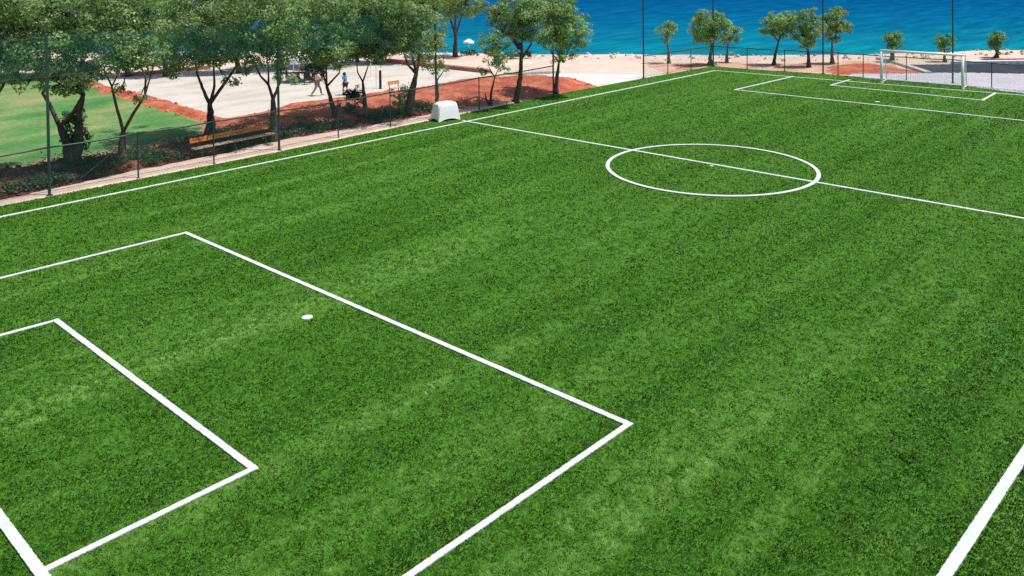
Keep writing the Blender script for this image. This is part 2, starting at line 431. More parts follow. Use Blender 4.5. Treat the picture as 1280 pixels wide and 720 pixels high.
soil_poly = gp([(100, 100), (135, 108), (190, 121), (250, 138), (285, 149), (350, 134.5), (423, 123.5), (480, 115.5), (521, 110), (560, 104), (599, 99.8), (640, 96.8), (680, 95.6), (712, 97.0), (742, 105.5), (735, 110), (692, 118.5), (640, 127), (545, 141), (488, 151.5), (423, 163), (340, 176), (290, 187), (262, 180), (262, 158), (235, 150), (170, 130), (120, 116)])
terrain('red_soil', soil_poly, M['soil'], .22, .05, slope=.12, jit=.55, jscale=.9, hill=.42, hscale=.55, hwid=2.2, seed=8, rough=.12)

tan2 = gp([(560, 138), (600, 128), (650, 118), (700, 113), (720, 110), (692, 118), (640, 127), (580, 138)])
terrain('sandy_verge', tan2, M['tan_soil'], .2, .05, slope=.2, jit=.3, jscale=.9, seed=18)

shaded_litter_poly = gp([(-150, 268), (-150, 232), (0, 214), (60, 206), (120, 200), (190, 186), (262, 170), (330, 158), (423, 148), (490, 141), (540, 133), (545, 140), (488, 151), (423, 163), (340, 176), (280, 191), (220, 203), (130, 220), (62, 236), (0, 250)])
terrain('shaded_leaf_litter', shaded_litter_poly, M['shaded_litter'], .16, .12, slope=.16, jit=.5, jscale=1.1, seed=12, hill=.14, hwid=.8, hscale=1.2, rough=.1)  # dark sheet that also stands in for the shade under the trees

court_poly = gp([(110, 96), (150, 96.5), (185, 94), (260, 86), (330, 80), (400, 76.5), (484, 78.5), (539, 84.5), (612, 92), (660, 94), (640, 96.5), (599, 99.5), (521, 110), (480, 115.5), (423, 123.5), (350, 134.5), (285, 148), (250, 140), (190, 121), (135, 107)])
terrain('court', court_poly, M['court'], .3, .03, slope=.3, jit=.12, jscale=1, seed=14)

walk_poly = gp([(640, 94), (700, 91.6), (760, 91.8), (803, 93.5), (835, 92), (800, 98.5), (742, 106.5), (715, 97.5), (680, 95.8)])
terrain('pavement', walk_poly, M['path'], .3, .02, slope=.2, jit=.2, seed=15)

pk = gp([(815, 82), (850, 79), (920, 78.5), (990, 79.5), (1040, 78.0), (1085, 76.5), (1110, 80), (1150, 90.5), (1145, 92.2), (1060, 92.0), (1030, 92.2), (981, 88.8), (934, 85.9), (891, 82.6), (864, 86), (835, 90)])
terrain('pink_ground', pk, M['pink_soil'], .3, .015, slope=.08, jit=.9, jscale=.5, seed=16)
red2 = gp([(1030, 85), (1052, 80.5), (1085, 79), (1108, 81), (1148, 90.8), (1140, 92.2), (1060, 92.4), (1029, 91)])
terrain('red_ground', red2, M['soil'], .3, .03, slope=.08, jit=.7, jscale=.6, seed=26)
red3 = gp([(838, 85.5), (862, 81), (885, 80), (891, 82), (864, 85.5), (842, 88.5)])
terrain('red_ground', red3, M['soil'], .25, .03, slope=.08, jit=.5, jscale=.7, seed=27)

pave_poly = gp([(1058, 92.2), (1150, 91.4), (1200, 91.0), (1290, 93.5), (1500, 99), (1700, 108), (1700, 160), (1285, 118), (1191, 106), (1080, 98)])
terrain('pavement', pave_poly, M['pave'], .4, .024, slope=.3, jit=.1, seed=17)
asph_poly = gp([(1128, 80.6), (1160, 90.4), (1205, 90.2), (1290, 92.0), (1500, 97), (1700, 104), (1700, 80), (1500, 78.5), (1290, 79.2), (1205, 80.2)])
terrain('road', asph_poly, M['asphalt'], .4, .03, slope=.3, jit=.1, seed=19)
asph2 = gp([(1222, 73.6), (1245, 76.4), (1290, 76.6), (1500, 76), (1700, 74), (1700, 70), (1500, 71.5), (1290, 73.2)])
terrain('road', asph2, M['asphalt'], .4, .03, slope=.3, jit=.1, seed=20)

def kerb(name, pts, wid, h, m, base=0.0):
    b = MB(); P = [G(*p) for p in pts]
    for a, c in zip(P[:-1], P[1:]):
        d = (c-a); ln = d.length; d.normalize(); n = Vector((-d.y, d.x, 0)); k = max(1, int(ln/1.2))
        for i in range(k):
            q = a+d*(ln*(i+.5)/k)
            b.box((q.x, q.y, base+h/2-.05), ln/k-.015, wid, h+.1, d, n, Vector((0, 0, 1)), bev=.02)
    return tag(b.build(name, m), kind='structure')
kerb('kerb', [(484, 78.2), (539, 84.0), (612, 91.8)], .45, .32, M['redbrick'])
kerb('kerb', [(150, 96.3), (185, 94), (262, 86.5)], .4, .3, M['redbrick'])
kerb('kerb', [(1190, 79.8), (1290, 78.4), (1600, 77.5)], .55, .22, M['path'])
kerb('kerb', [(1098, 73.5), (1122, 79.5), (1160, 92)], .5, .16, M['stone'])
kerb('kerb', [(630, 93.2), (652, 93.6), (700, 91.2)], .4, .2, M['stone'])

# ------------------------------------------------------------------ field markings
LW = .15
lines = []                                             # polylines (world xy) with widths
def L2(a, b, wd=LW): lines.append((np.array([tuple(G(*a))[:2], tuple(G(*b))[:2]]), wd))
def through(a, b, t0, t1, wd=LW):
    A = np.array(tuple(G(*a))[:2]); B = np.array(tuple(G(*b))[:2]); lines.append((np.array([A+(B-A)*t0, A+(B-A)*t1]), wd))
C0 = (893.5, 88.6)
through((0, 272), C0, -.25, 1.0)                       # touchline by the trees
through(C0, (1280, 119.7), 0, 1.35)                    # far goal line
through((579.5, 151.5), (1280, 273.8), 0, 1.25, .15)   # halfway line
pa = [(990.6, 96.1), (918.9, 112.6)]
L2(pa[0], pa[1]); through(pa[1], (1280, 151.4), 0, 1.2)
L2((1061.8, 100.3), (1038.2, 107.0)); L2((1038.2, 107.0), (1228, 125.9)); L2((1228, 125.9), (1244.4, 116.7))
through((0, 349), (232, 292), -.5, 1, .12); L2((232, 292), (786, 532), .135); through((786, 532), (517, 718), 0, 2.2, .12)
through((0, 421), (70, 402), -1.5, 1, .12); L2((70, 402), (317, 588), .135); L2((317, 588), (50, 718), .12)
through((50, 718), (0, 650), -1.2, 4, .16)
through((1280, 571), (1183, 720), -6, 3.2, .17)
# centre circle
cc = []
CR_, CX, CYf = 4.3558, 55.4752/2, 14.5313
E0 = G(757.5, 209); E1 = G(1023.5, 211)
mid = (E0+E1)/2-R0*.05; CR = 4.27
for k in range(121):
    a = 2*math.pi*k/120; cc.append((mid.x+CR*math.cos(a), mid.y+CR*math.sin(a)))
lines.append((np.array(cc), .16))

def strip_mesh(b, P, wd, z, th=.02):
    """a strip with uneven fibre edges"""
    seg = np.diff(P, axis=0); ln = np.hypot(*seg.T); s = np.concatenate([[0], np.cumsum(ln)])
    n = max(2, int(s[-1]/.035)); t = np.linspace(0, s[-1], n+1)
    X = np.interp(t, s, P[:, 0]); Y = np.interp(t, s, P[:, 1])
    if len(P) == 2:
        d = seg[0]/ln[0]; D = np.repeat(d[None], n+1, 0)
        X[0] -= d[0]*wd/2; Y[0] -= d[1]*wd/2; X[-1] += d[0]*wd/2; Y[-1] += d[1]*wd/2
    else:
        D = np.stack([np.gradient(X), np.gradient(Y)], 1); D /= np.hypot(*D.T)[:, None]
    N_ = np.stack([-D[:, 1], D[:, 0]], 1)
    wl = wd/2+RNG.normal(0, .003, n+1)+.008*(fbm(t*1.3, t*0, 3, 4)-.5); wr = wd/2+RNG.normal(0, .003, n+1)
    i0 = len(b.v)
    for k in range(n+1):
        xl, yl = X[k]+N_[k, 0]*wl[k], Y[k]+N_[k, 1]*wl[k]; xr, yr = X[k]-N_[k, 0]*wr[k], Y[k]-N_[k, 1]*wr[k]
        b.v += [(xl, yl, z), (xr, yr, z), (xl, yl, z-th), (xr, yr, z-th)]
    for k in range(n):
        a = i0+4*k
        b.f += [(a+1, a+5, a+4, a), (a, a+4, a+6, a+2), (a+3, a+7, a+5, a+1)]
for k, (P, wd) in enumerate(lines):
    b = MB(); strip_mesh(b, P, wd, .030+.0012*k, .02)
    tag(b.build('field_line', M['line']), kind='structure')
spots = [(G(384, 398), .135), (G(1096.6, 127.7), .135), (G(889.5, 208.3), .075)]
for k, (p, r) in enumerate(spots):
    b = MB(); z0 = .038+.0012*k
    i0 = len(b.v)
    ring = [(p.x+r*(1+random.uniform(-.05, .05))*math.cos(a), p.y+r*(1+random.uniform(-.05, .05))*math.sin(a)) for a in np.linspace(0, 2*math.pi, 33)[:-1]]
    b.v += [(x, y, z0) for x, y in ring]+[(x, y, z0-.04) for x, y in ring]
    b.f.append(tuple(range(32))); b.f += [(j, j+32, (j+1) % 32+32, (j+1) % 32) for j in range(32)]
    tag(b.build('penalty_spot' if k < 2 else 'centre_spot', M['line']), kind='structure')

# ------------------------------------------------------------------ turf blades (one object of stuff)
def build_blades():
    cx, cy = CAM.x, CAM.y
    pts = []
    # sample by distance rings, density falling with distance
    n = 2900000
    d0, d1 = 6.5, 74.0
    lnr = RNG.uniform(0, 1, n)
    dep = d0*(d1/d0)**lnr                              # depth along the view, density ~ 1/d^2 per area
    lat = RNG.uniform(-1.05, 1.05, n)*dep
    P = np.array([cx, cy])+dep[:, None]*FH2+lat[:, None]*R2
    ins = sdist(P, turf_poly) > .02
    P = P[ins]; dep = dep[ins]
    ok = np.ones(len(P), bool)
    for Q, wd in lines:
        for a, b in zip(Q[:-1], Q[1:]):
            e = b-a; t = np.clip(((P-a)@e)/(e@e), 0, 1); dd = np.hypot(*((P-a)-t[:, None]*e).T)
            ok &= dd > wd/2+.002+.006*np.clip(dep/13-1, 0, 4)
    for p, r in spots: ok &= np.hypot(P[:, 0]-p.x, P[:, 1]-p.y) > r+.01
    P = P[ok]; dep = dep[ok]; n = len(P)
    x, y = P.T
    clump = fbm(x*3.4, y*5.2, 3, 31); mid_ = fbm(x*.7, y*1.9, 3, 41); big = fbm(x*.16, y*.9, 4, 51); huge = fbm(x*.12, y*.16, 3, 61)
    streak = .5*fbm(x*.03+3, y*.8, 2, 71)+.5*fbm(x*.08, y*2.4, 2, 72)
    grain = .6*vnoise(x*13, y*15, 91)+.4*vnoise(x*27, y*27, 93)
    tone = .42+1.25*(grain-.5)+.55*(clump-.5)+.10*(mid_-.5)+.35*(big-.5)+.7*(huge-.5)+1.3*(streak-.5)+RNG.normal(0, .07, n)
    band = fbm(x*.025+9, y*1.15, 3, 171); gate = fbm(x*.07, y*.07, 2, 172)
    band = np.clip((band-.48)*5, -.6, 1)*np.clip((gate-.34)*4, .15, 1)
    tone = .42+.16*(13/np.maximum(dep, 13))**.35*(tone-tone.mean())/tone.std()+.27*band
    ang = 2*math.pi*(fbm(x*7, y*7, 2, 81)*1.6)+RNG.normal(0, .8, n)
    lean = np.clip(.85+.5*(clump-.5)+RNG.normal(0, .2, n), .2, 1.35)
    k = np.clip(dep/13, .8, 4)
    ln = .041*k**.08*RNG.uniform(.7, 1.25, n); wd = .0120*k**.95*RNG.uniform(.7, 1.3, n)
    dx, dy = np.cos(ang)*np.sin(lean), np.sin(ang)*np.sin(lean); dz = np.cos(lean)
    yaw = ang+math.pi/2+RNG.normal(0, .5, n); wx, wy = np.cos(yaw)*wd/2, np.sin(yaw)*wd/2
    z0 = np.full(n, .010)
    V = np.empty((n, 4, 3), np.float32); tx, ty, tz = x+dx*ln, y+dy*ln, z0+np.maximum(dz*ln, .008)
    V[:, 0] = np.stack([x-wx, y-wy, z0], 1); V[:, 1] = np.stack([x+wx, y+wy, z0], 1)
    V[:, 2] = np.stack([tx+wx*.45, ty+wy*.45, tz], 1); V[:, 3] = np.stack([tx-wx*.45, ty-wy*.45, tz], 1)
    me = bpy.data.meshes.new('turf_blades')
    me.vertices.add(4*n); me.vertices.foreach_set('co', V.ravel())
    me.loops.add(4*n); me.loops.foreach_set('vertex_index', np.arange(4*n, dtype=np.int32))
    me.polygons.add(n); me.polygons.foreach_set('loop_start', np.arange(0, 4*n, 4, dtype=np.int32))
    me.update(calc_edges=True)
    at = me.attributes.new('tone', 'FLOAT', 'FACE'); at.data.foreach_set('value', np.clip(tone, 0, 1).astype(np.float32))
    me.materials.append(M['blade'])
    o = bpy.data.objects.new('turf_blades', me); col.objects.link(o)
    tag(o, 'short green artificial turf fibres covering the pitch', 'turf', kind='stuff')
build_blades()

# ------------------------------------------------------------------ trees
def leaves_mesh(name, m, parent, C, S, T, size, seed):
    """C: centres (n,3), S: outward directions for orientation, T: tone"""
    r = np.random.default_rng(seed); n = len(C)
    nrm = S*1.0+r.normal(0, .5, (n, 3))+np.array([0, 0, .45]); nrm /= np.linalg.norm(nrm, axis=1)[:, None]
    t = r.normal(0, 1, (n, 3)); t -= (t*nrm).sum(1)[:, None]*nrm; t /= np.linalg.norm(t, axis=1)[:, None]
    b = np.cross(nrm, t); l = size*r.uniform(.6, 1.35, n)[:, None]; wd = l*r.uniform(.4, .62, n)[:, None]
    V = np.stack([C-t*l*.5, C+b*wd*.5-nrm*l*.06, C+t*l*.5, C-b*wd*.5-nrm*l*.06], 1).reshape(-1, 3)-np.array(parent['_o'])
    me = bpy.data.meshes.new(name)
    me.vertices.add(4*n); me.vertices.foreach_set('co', V.astype(np.float32).ravel())
    me.loops.add(4*n); me.loops.foreach_set('vertex_index', np.arange(4*n, dtype=np.int32))
    me.polygons.add(n); me.polygons.foreach_set('loop_start', np.arange(0, 4*n, 4, dtype=np.int32))
    me.update(calc_edges=True)
    at = me.attributes.new('tone', 'FLOAT', 'FACE'); at.data.foreach_set('value', np.clip(T, 0, 1).astype(np.float32))
    me.materials.append(m)
    o = bpy.data.objects.new(name, me); col.objects.link(o); o.parent = parent
    return o

tseed = [100]
def tree(name, label, cat, base, limbs, blobs, leaf, group, r0=.16, size=.145, dens=1.0, bark='bark', fill=.55, gap=.0, dj=.75, z0=0.0, fwd=0.0):
    """base: foot of the trunk; limbs: lists of (px, py) seen points from the foot or a fork up; blobs: (px, py, rx, ry)"""
    if group == FR:
        fwd = 1.5 if not fwd else .8; dens *= 1.3
    if group == SR: dens *= 2.0
    tseed[0] += 1; sd_ = tseed[0]; r = np.random.default_rng(sd_); rr = random.Random(sd_)
    r0 *= 1.2; B = G(*base, z0); s = mpp(B); root = empty(name, B); tag(root, label, cat, group)
    def W(px, py, dd=0.0): return B+R0*((px-base[0])*s)+Vector((0, 0, (base[1]-py)*s))+FH*dd
    bl = []
    for (px, py, rx, ry) in blobs:
        dd = rr.uniform(-dj, dj)*rx*s*.8-fwd
        bl.append((np.array(W(px, py, dd)), rx*s, ry*s, .5*(rx+ry)*s*rr.uniform(.85, 1.1)))
    # trunk and limbs
    tb = MB(); ends = []; prev = {}
    for li, pl in enumerate(limbs):
        dd = rr.uniform(-.5, .5) if li else 0.0
        P = []; n = len(pl)
        for k, (px, py) in enumerate(pl):
            if (px, py) in prev: P.append(prev[(px, py)][0]); continue
            P.append(W(px, py, dd*(k/max(1, n-1))+(0 if li == 0 else .05)))
        ra = prev[tuple(pl[0])][1]*.8 if tuple(pl[0]) in prev else r0
        rads = [ra*(1-.62*k/max(1, n-1)) for k in range(n)]
        for q, p3, rd in zip(pl, P, rads): prev.setdefault(tuple(q), (p3, rd))
        # densify with a little wander
        Q = []; RR = []
        for k in range(n-1):
            m_ = 4
            for j in range(m_):
                t = j/m_; wn = Vector((rr.uniform(-1, 1), rr.uniform(-1, 1), 0))*rads[k]*.18*(0 if j == 0 else 1)
                Q.append(P[k].lerp(P[k+1], t)+wn); RR.append(rads[k]*(1-t)+rads[k+1]*t)
        Q.append(P[-1]); RR.append(rads[-1])
        if li == 0 or tuple(pl[0]) == tuple(base):
            RR[0] *= 1.45; RR[1] *= 1.12; Q[0] = Q[0]-Vector((0, 0, .08))
        tb.tube(Q, RR, 9, wob=.08); ends.append((Q[-1], RR[-1], Q[len(Q)//2], RR[len(Q)//2]))
    # twigs to the foliage lumps
    for c, rx, ry, rz in bl:
        cv = Vector(c); e = min(ends, key=lambda q: (q[0]-cv).length)
        st = e[0]; m_ = (st+cv)/2+Vector((rr.uniform(-.2, .2), rr.uniform(-.2, .2), .1))
        tb.tube([st, m_, cv+Vector((0, 0, ry*.2))], [e[1], e[1]*.6, .02], 6)
        for _ in range(5):
            dv = Vector((rr.gauss(0, 1), rr.gauss(0, 1), rr.gauss(.2, .8))).normalized()
            st2 = m_.lerp(cv, rr.uniform(0, .8)); en = cv+Vector((dv.x*rx*.8, dv.y*rx*.8, dv.z*ry*.8))
            tb.tube([st2, (st2+en)/2+Vector((0, 0, rr.uniform(-.12, .15))), en], [e[1]*.5, e[1]*.32, .012], 5)
    tb.build('trunk', M[bark], root, smooth=True)
    # foliage: twig-end sprays over each lump
    Cs = []; Ss = []; Ts = []
    for c, rx, ry, rz in bl:
        area = 4*math.pi*((rx*ry+rx*rz+ry*rz)/3)
        nc = max(5, int(area*3.0*dens*(1-gap)))
        u = r.normal(0, 1, (nc, 3)); u /= np.linalg.norm(u, axis=1)[:, None]
        rad = r.uniform(fill**3, 1.0, nc)**(1/3)*(1+.15*r.normal(0, 1, nc))
        ctr = c+u*rad[:, None]*np.array([rx*abs(R0.x)+rz*abs(FH.x), rx*abs(R0.y)+rz*abs(FH.y), ry])
        lr = min(.40, .32*(rx+ry)/2+.08)
        for k in range(nc):
            q = lr*r.uniform(.55, 1.2); nl = int(62*(q/.36)**2*(.17/size)**2*r.uniform(.7, 1.2))+6
            off = r.normal(0, 1, (nl, 3)); off /= np.linalg.norm(off, axis=1)[:, None]
            Ss.append(off*1.0+u[k]*.25); sc = q*r.uniform(.45, 1.0, nl)**.6
            off = off*sc[:, None]*np.array([1.1, 1.1, .75])+r.normal(0, .03, (nl, 3))
            Cs.append(ctr[k]+off)
            Ts.append(np.clip(.48+r.normal(0, .17)+r.normal(0, .15, nl), 0, 1))
    Cc = np.concatenate(Cs); ok = Cc[:, 2] > z0+.05
    leaves_mesh('crown', M[leaf], root, Cc[ok], np.concatenate(Ss)[ok], np.concatenate(Ts)[ok], size, sd_)
    return root

SR = 'trees along the shore'
FR = 'trees in the row along the pitch fence'
tree('tree', 'leafy tree cut off by the left edge of the picture, in front of the lawn', 'tree', (-24, 216), [[(-24, 216), (-20, 170), (-12, 130)], [(-12, 130), (4, 108), (9, 92), (8, 72)], [(-12, 130), (-30, 100), (-38, 70)]],
     [(0, 62, 32, 30), (-40, 45, 42, 40), (5, 25, 34, 30), (12, 92, 16, 12), (-20, 0, 40, 30)], 'leaf_front', FR, r0=.22)
tree('tree', 'thick forked tree with a knotty left limb and a bushy green foot, beside the lawn', 'tree', (92, 207), [[(92, 207), (86, 180), (76, 158)], [(76, 158), (62, 128), (55, 116), (64, 96), (66, 62)], [(76, 158), (92, 140), (101, 122), (103, 98), (98, 66)], [(92, 207), (98, 180), (97, 150), (103, 118)]],
     [(55, 60, 30, 26), (95, 55, 32, 28), (72, 28, 40, 26), (112, 82, 24, 16), (40, 84, 16, 12), (92, 98, 20, 14), (112, 100, 15, 10), (62, 98, 12, 8), (75, -4, 44, 22)], 'leaf_front', FR, r0=.27)
tree('tree', 'slender tree splitting into a wide Y low down, before the lawn edge', 'tree', (153, 207), [[(153, 207), (153, 185), (155, 164)], [(155, 164), (146, 135), (140, 108), (130, 88)], [(140, 108), (150, 88), (153, 70)], [(155, 164), (168, 142), (184, 118), (186, 96), (178, 74)], [(184, 118), (192, 92), (200, 72)]],
     [(140, 66, 28, 22), (180, 54, 30, 26), (124, 82, 20, 14), (160, 28, 40, 24), (206, 58, 20, 18), (172, 106, 9, 9), (198, 112, 6, 6), (165, -4, 44, 20)], 'leaf_front', FR, r0=.21)
tree('tree', 'dark gnarled tree with three spreading limbs at the near end of the orange bench', 'tree', (262, 170), [[(262, 170), (264, 150), (263, 130)], [(263, 130), (252, 110), (245, 94), (242, 74)], [(263, 130), (268, 108), (267, 78)], [(263, 130), (282, 102), (290, 90), (300, 70)]],
     [(240, 58, 28, 24), (276, 52, 30, 26), (296, 62, 16, 14), (222, 72, 18, 15), (258, 26, 40, 24), (296, 98, 11, 7), (230, 88, 10, 7), (260, -4, 46, 20)], 'leaf_front', FR, r0=.25, fwd=.25)
tree('tree', 'dark tree at the far end of the orange bench, close to a tall post', 'tree', (342, 177), [[(342, 177), (342, 150), (342, 124)], [(342, 124), (336, 106), (325, 94), (318, 78)], [(336, 106), (338, 84), (337, 68)], [(342, 124), (350, 104), (352, 76)]],
     [(320, 58, 22, 20), (350, 54, 24, 24), (335, 30, 34, 24), (312, 82, 10, 9), (362, 96, 14, 7), (340, 0, 44, 20)], 'leaf_front', FR, r0=.22, fwd=.25)
tree('tree', 'leaning tree between the two people walking on the pale court', 'tree', (421, 153), [[(421, 153), (416, 132), (409, 108)], [(409, 108), (404, 92), (402, 70)], [(409, 108), (409, 86), (412, 64)], [(409, 108), (424, 92), (430, 70)]],
     [(396, 56, 20, 18), (420, 50, 22, 22), (408, 26, 32, 22), (428, 74, 14, 10), (400, 0, 40, 20)], 'leaf_front', FR, r0=.17)
tree('tree', 'thin tree between the blue shirted person and the dark court post', 'tree', (457, 144), [[(457, 144), (456, 124), (454, 102)], [(454, 102), (448, 90), (447, 72)], [(454, 102), (460, 84), (461, 66)]],
     [(446, 56, 17, 16), (464, 54, 18, 18), (454, 32, 26, 20), (474, 68, 13, 9), (450, 4, 34, 18)], 'leaf_front', FR, r0=.14)
tree('tree', 'thick trunked tree leaning right with climbing greenery at its foot', 'tree', (511, 144), [[(511, 144), (515, 116), (521, 92)], [(521, 92), (510, 82), (504, 66)], [(521, 92), (518, 76), (515, 58)], [(521, 92), (525, 74), (527, 54)]],
     [(494, 48, 22, 18), (522, 44, 24, 20), (508, 22, 34, 20), (482, 62, 14, 10), (532, 62, 10, 12), (510, -2, 40, 18)], 'leaf_front', FR, r0=.25)
tree('tree', 'small low crowned tree right behind the white box', 'tree', (546, 133), [[(546, 133), (547, 116), (547, 100)], [(547, 100), (543, 88), (542, 74)], [(547, 100), (554, 90), (555, 74)]],
     [(541, 72, 11, 11), (553, 78, 11, 10), (546, 56, 13, 12), (548, 40, 12, 10)], 'leaf_front', FR, r0=.11, gap=.1)
tree('tree', 'young spindly tree with a sparse rounded crown on the red bank', 'tree', (613, 133), [[(613, 133), (614, 116), (619, 96)], [(619, 96), (612, 86), (610, 70)], [(619, 96), (624, 84), (622, 64)], [(613, 133), (608, 124), (607, 116)]],
     [(612, 70, 12, 12), (626, 66, 12, 13), (617, 52, 14, 13), (606, 84, 7, 6), (630, 82, 7, 6), (612, 40, 9, 8)], 'leaf_shore', FR, r0=.085, gap=.1, size=.13)
tree('tree', 'tall single trunk tree with a high crown standing on the red bank', 'tree', (644, 128), [[(644, 128), (647, 116), (651, 98), (652, 74), (654, 48)], [(652, 74), (664, 56), (668, 40)], [(651, 60), (640, 44), (632, 34)]],
     [(656, 30, 20, 18), (638, 24, 18, 15), (668, 40, 11, 10), (632, 40, 10, 8), (650, 6, 28, 16), (664, 12, 18, 14), (624, 16, 13, 11), (612, 6, 15, 10)], 'leaf_front', FR, r0=.17, gap=.1)
tree('tree', 'last tree of the row, full crowned beside a tall post against the sea', 'tree', (694, 117), [[(694, 117), (696, 100), (699, 78)], [(699, 78), (690, 66), (686, 52)], [(699, 78), (702, 62), (703, 44)], [(699, 78), (708, 70), (716, 52)]],
     [(688, 44, 15, 16), (712, 44, 17, 17), (700, 26, 22, 18), (704, 66, 12, 8), (718, 30, 13, 14), (696, 4, 24, 16), (722, 54, 8, 8)], 'leaf_shore', FR, r0=.15, gap=.05)

BR = 'trees beyond the row along the fence'
back = [((22, 100), (15, 12, 36, 30), 'leaf_yel', 'yellowish tree beyond the row, top left corner of the picture'),
        ((84, 99), (78, 10, 38, 30), 'leaf_dry', 'brownish half dry tree behind the forked tree by the lawn'),
        ((162, 96), (135, 14, 36, 28), 'leaf_front', 'grey green tree behind the low Y shaped tree'),
        ((208, 96), (200, 14, 36, 28), 'leaf_yel', 'yellow green tree on the court edge left of the gnarled three limbed tree'),
        ((300, 92), (285, 8, 38, 26), 'leaf_yel', 'yellow green tree behind the near end of the orange bench'),
        ((352, 88), (352, 4, 36, 24), 'leaf_yel', 'yellow green tree rising behind the white parasol'),
        ((404, 86), (412, 4, 36, 22), 'leaf_yel', 'yellow green tree behind the table set on the court'),
        ((470, 80), (474, 0, 36, 22), 'leaf_yel', 'yellow green tree behind the dark court post'),
        ((524, 78), (528, -6, 34, 22), 'leaf_yel', 'yellow green tree behind the thick leaning tree'),
        ((569, 71), (570, 3, 27, 21), 'leaf_yel', 'yellow green tree whose bare trunk crosses the blue sea')]
for (b_, (x, y, rx, ry), lf, lab) in back:
    hx = (b_[0]+x)/2
    tree('tree', lab, 'tree', b_, [[b_, (hx, b_[1]*.62+y*.38), (x, y+ry*.5)], [(hx, b_[1]*.62+y*.38), (x-rx*.45, y+4)], [(hx, b_[1]*.62+y*.38), (x+rx*.45, y+2)]],
         [(x-rx*.5, y+ry*.1, rx*.55, ry*.75), (x+rx*.5, y, rx*.55, ry*.8), (x, y-ry*.5, rx*.7, ry*.6), (x-rx*.1, y+ry*.6, rx*.5, ry*.45), (x+rx*.7, y+ry*.55, rx*.32, ry*.32), (x-rx*.8, y+ry*.5, rx*.3, ry*.3), (x-rx*.35, y+ry*1.25, rx*.45, ry*.4), (x+rx*.4, y+ry*1.2, rx*.45, ry*.42)][:(8 if b_[0] < 540 else 6)],
         lf, BR, r0=.17, size=.175, dens=1.05)
tree('tree', 'dense low dark tree filling the gap behind the thick forked tree', 'tree', (62, 92), [[(62, 92), (60, 80), (58, 62)], [(58, 62), (72, 52)]], [(46, 58, 17, 14), (66, 52, 17, 15), (82, 58, 14, 12), (30, 52, 14, 12), (60, 40, 18, 10)], 'leaf_front', BR, r0=.14, size=.2, dens=1.1)
tree('tree', 'dense dark tree just behind the tan and white parasols', 'tree', (350, 82), [[(350, 82), (350, 68), (348, 52)], [(348, 52), (362, 44)]], [(340, 48, 15, 12), (358, 42, 15, 12), (376, 46, 13, 10), (322, 46, 13, 11), (392, 44, 10, 9)], 'leaf_front', BR, r0=.14, size=.2, dens=1.0)
tree('tree', 'dense dark tree on the beach side of the pale poles', 'tree', (447, 78), [[(447, 78), (446, 66), (446, 52)], [(446, 52), (458, 46)]], [(436, 50, 14, 11), (456, 44, 14, 12), (474, 48, 11, 9), (420, 44, 11, 10)], 'leaf_front', BR, r0=.13, size=.2, dens=.9)

tree('tree', 'small slim tree with a narrow crown alone left of the pitch corner', 'tree', (836, 79), [[(836, 79), (836, 66), (834, 52)], [(834, 52), (830, 42)], [(834, 52), (838, 40)]],
     [(829, 38, 6.5, 7), (838, 36, 7, 8), (834, 47, 5, 8), (836, 29, 6, 4)], 'leaf_shore', SR, r0=.12, bark='bark_pale', size=.16)
tree('tree', 'broad round tree by the pitch corner, the left of a touching pair', 'tree', (887, 81.5), [[(887, 81.5), (888, 70), (890, 55)], [(890, 55), (880, 42), (876, 32)], [(890, 55), (897, 42), (900, 30)]],
     [(876, 34, 10, 11), (896, 36, 12, 13), (884, 22, 12, 9), (902, 26, 9, 8), (886, 48, 11, 8), (872, 42, 6, 6)], 'leaf_shore', SR, r0=.17, bark='bark_pale', size=.17)
tree('tree', 'smaller grey green tree touching the right of the broad round one', 'tree', (908, 78.5), [[(908, 78.5), (909, 68), (910, 56)], [(910, 56), (916, 46)], [(910, 56), (905, 46)]],
     [(914, 42, 8, 9), (922, 38, 6, 5), (908, 50, 7, 6), (916, 50, 6, 5)], 'leaf_front', SR, r0=.12, bark='bark_pale', size=.16)
tree('tree', 'leaning wide crowned tree, left one of the close trio by the sea', 'tree', (967, 81.5), [[(967, 81.5), (969, 68), (973, 52)], [(973, 52), (964, 40), (960, 30)], [(973, 52), (980, 40), (986, 30)]],
     [(962, 36, 9, 9), (976, 24, 12, 10), (988, 34, 8, 9), (974, 40, 10, 8), (964, 24, 8, 7), (985, 22, 7, 7)], 'leaf_shore', SR, r0=.13, size=.17)
tree('tree', 'upright oval crowned tree, middle one of the close trio by the sea', 'tree', (1010.5, 84.5), [[(1010.5, 84.5), (1010.5, 70), (1010, 56)], [(1010, 56), (1003, 42), (1002, 30)], [(1010, 56), (1016, 42), (1015, 26)]],
     [(1004, 42, 9, 11), (1016, 40, 10, 12), (1009, 24, 11, 11), (1002, 56, 7, 5), (1018, 54, 7, 5), (1012, 13, 7, 5)], 'leaf_shore', SR, r0=.14, size=.17)
tree('tree', 'yellow tinged tree, right one of the close trio by the sea', 'tree', (1040, 79.5), [[(1040, 79.5), (1040, 66), (1040, 52)], [(1040, 52), (1034, 38), (1033, 26)], [(1040, 52), (1048, 40), (1054, 32)]],
     [(1034, 36, 8, 10), (1048, 34, 11, 9), (1042, 20, 11, 9), (1055, 34, 7, 7), (1040, 48, 8, 5), (1046, 13, 7, 5)], 'leaf_yel', SR, r0=.14, size=.17, bark='bark_pale')
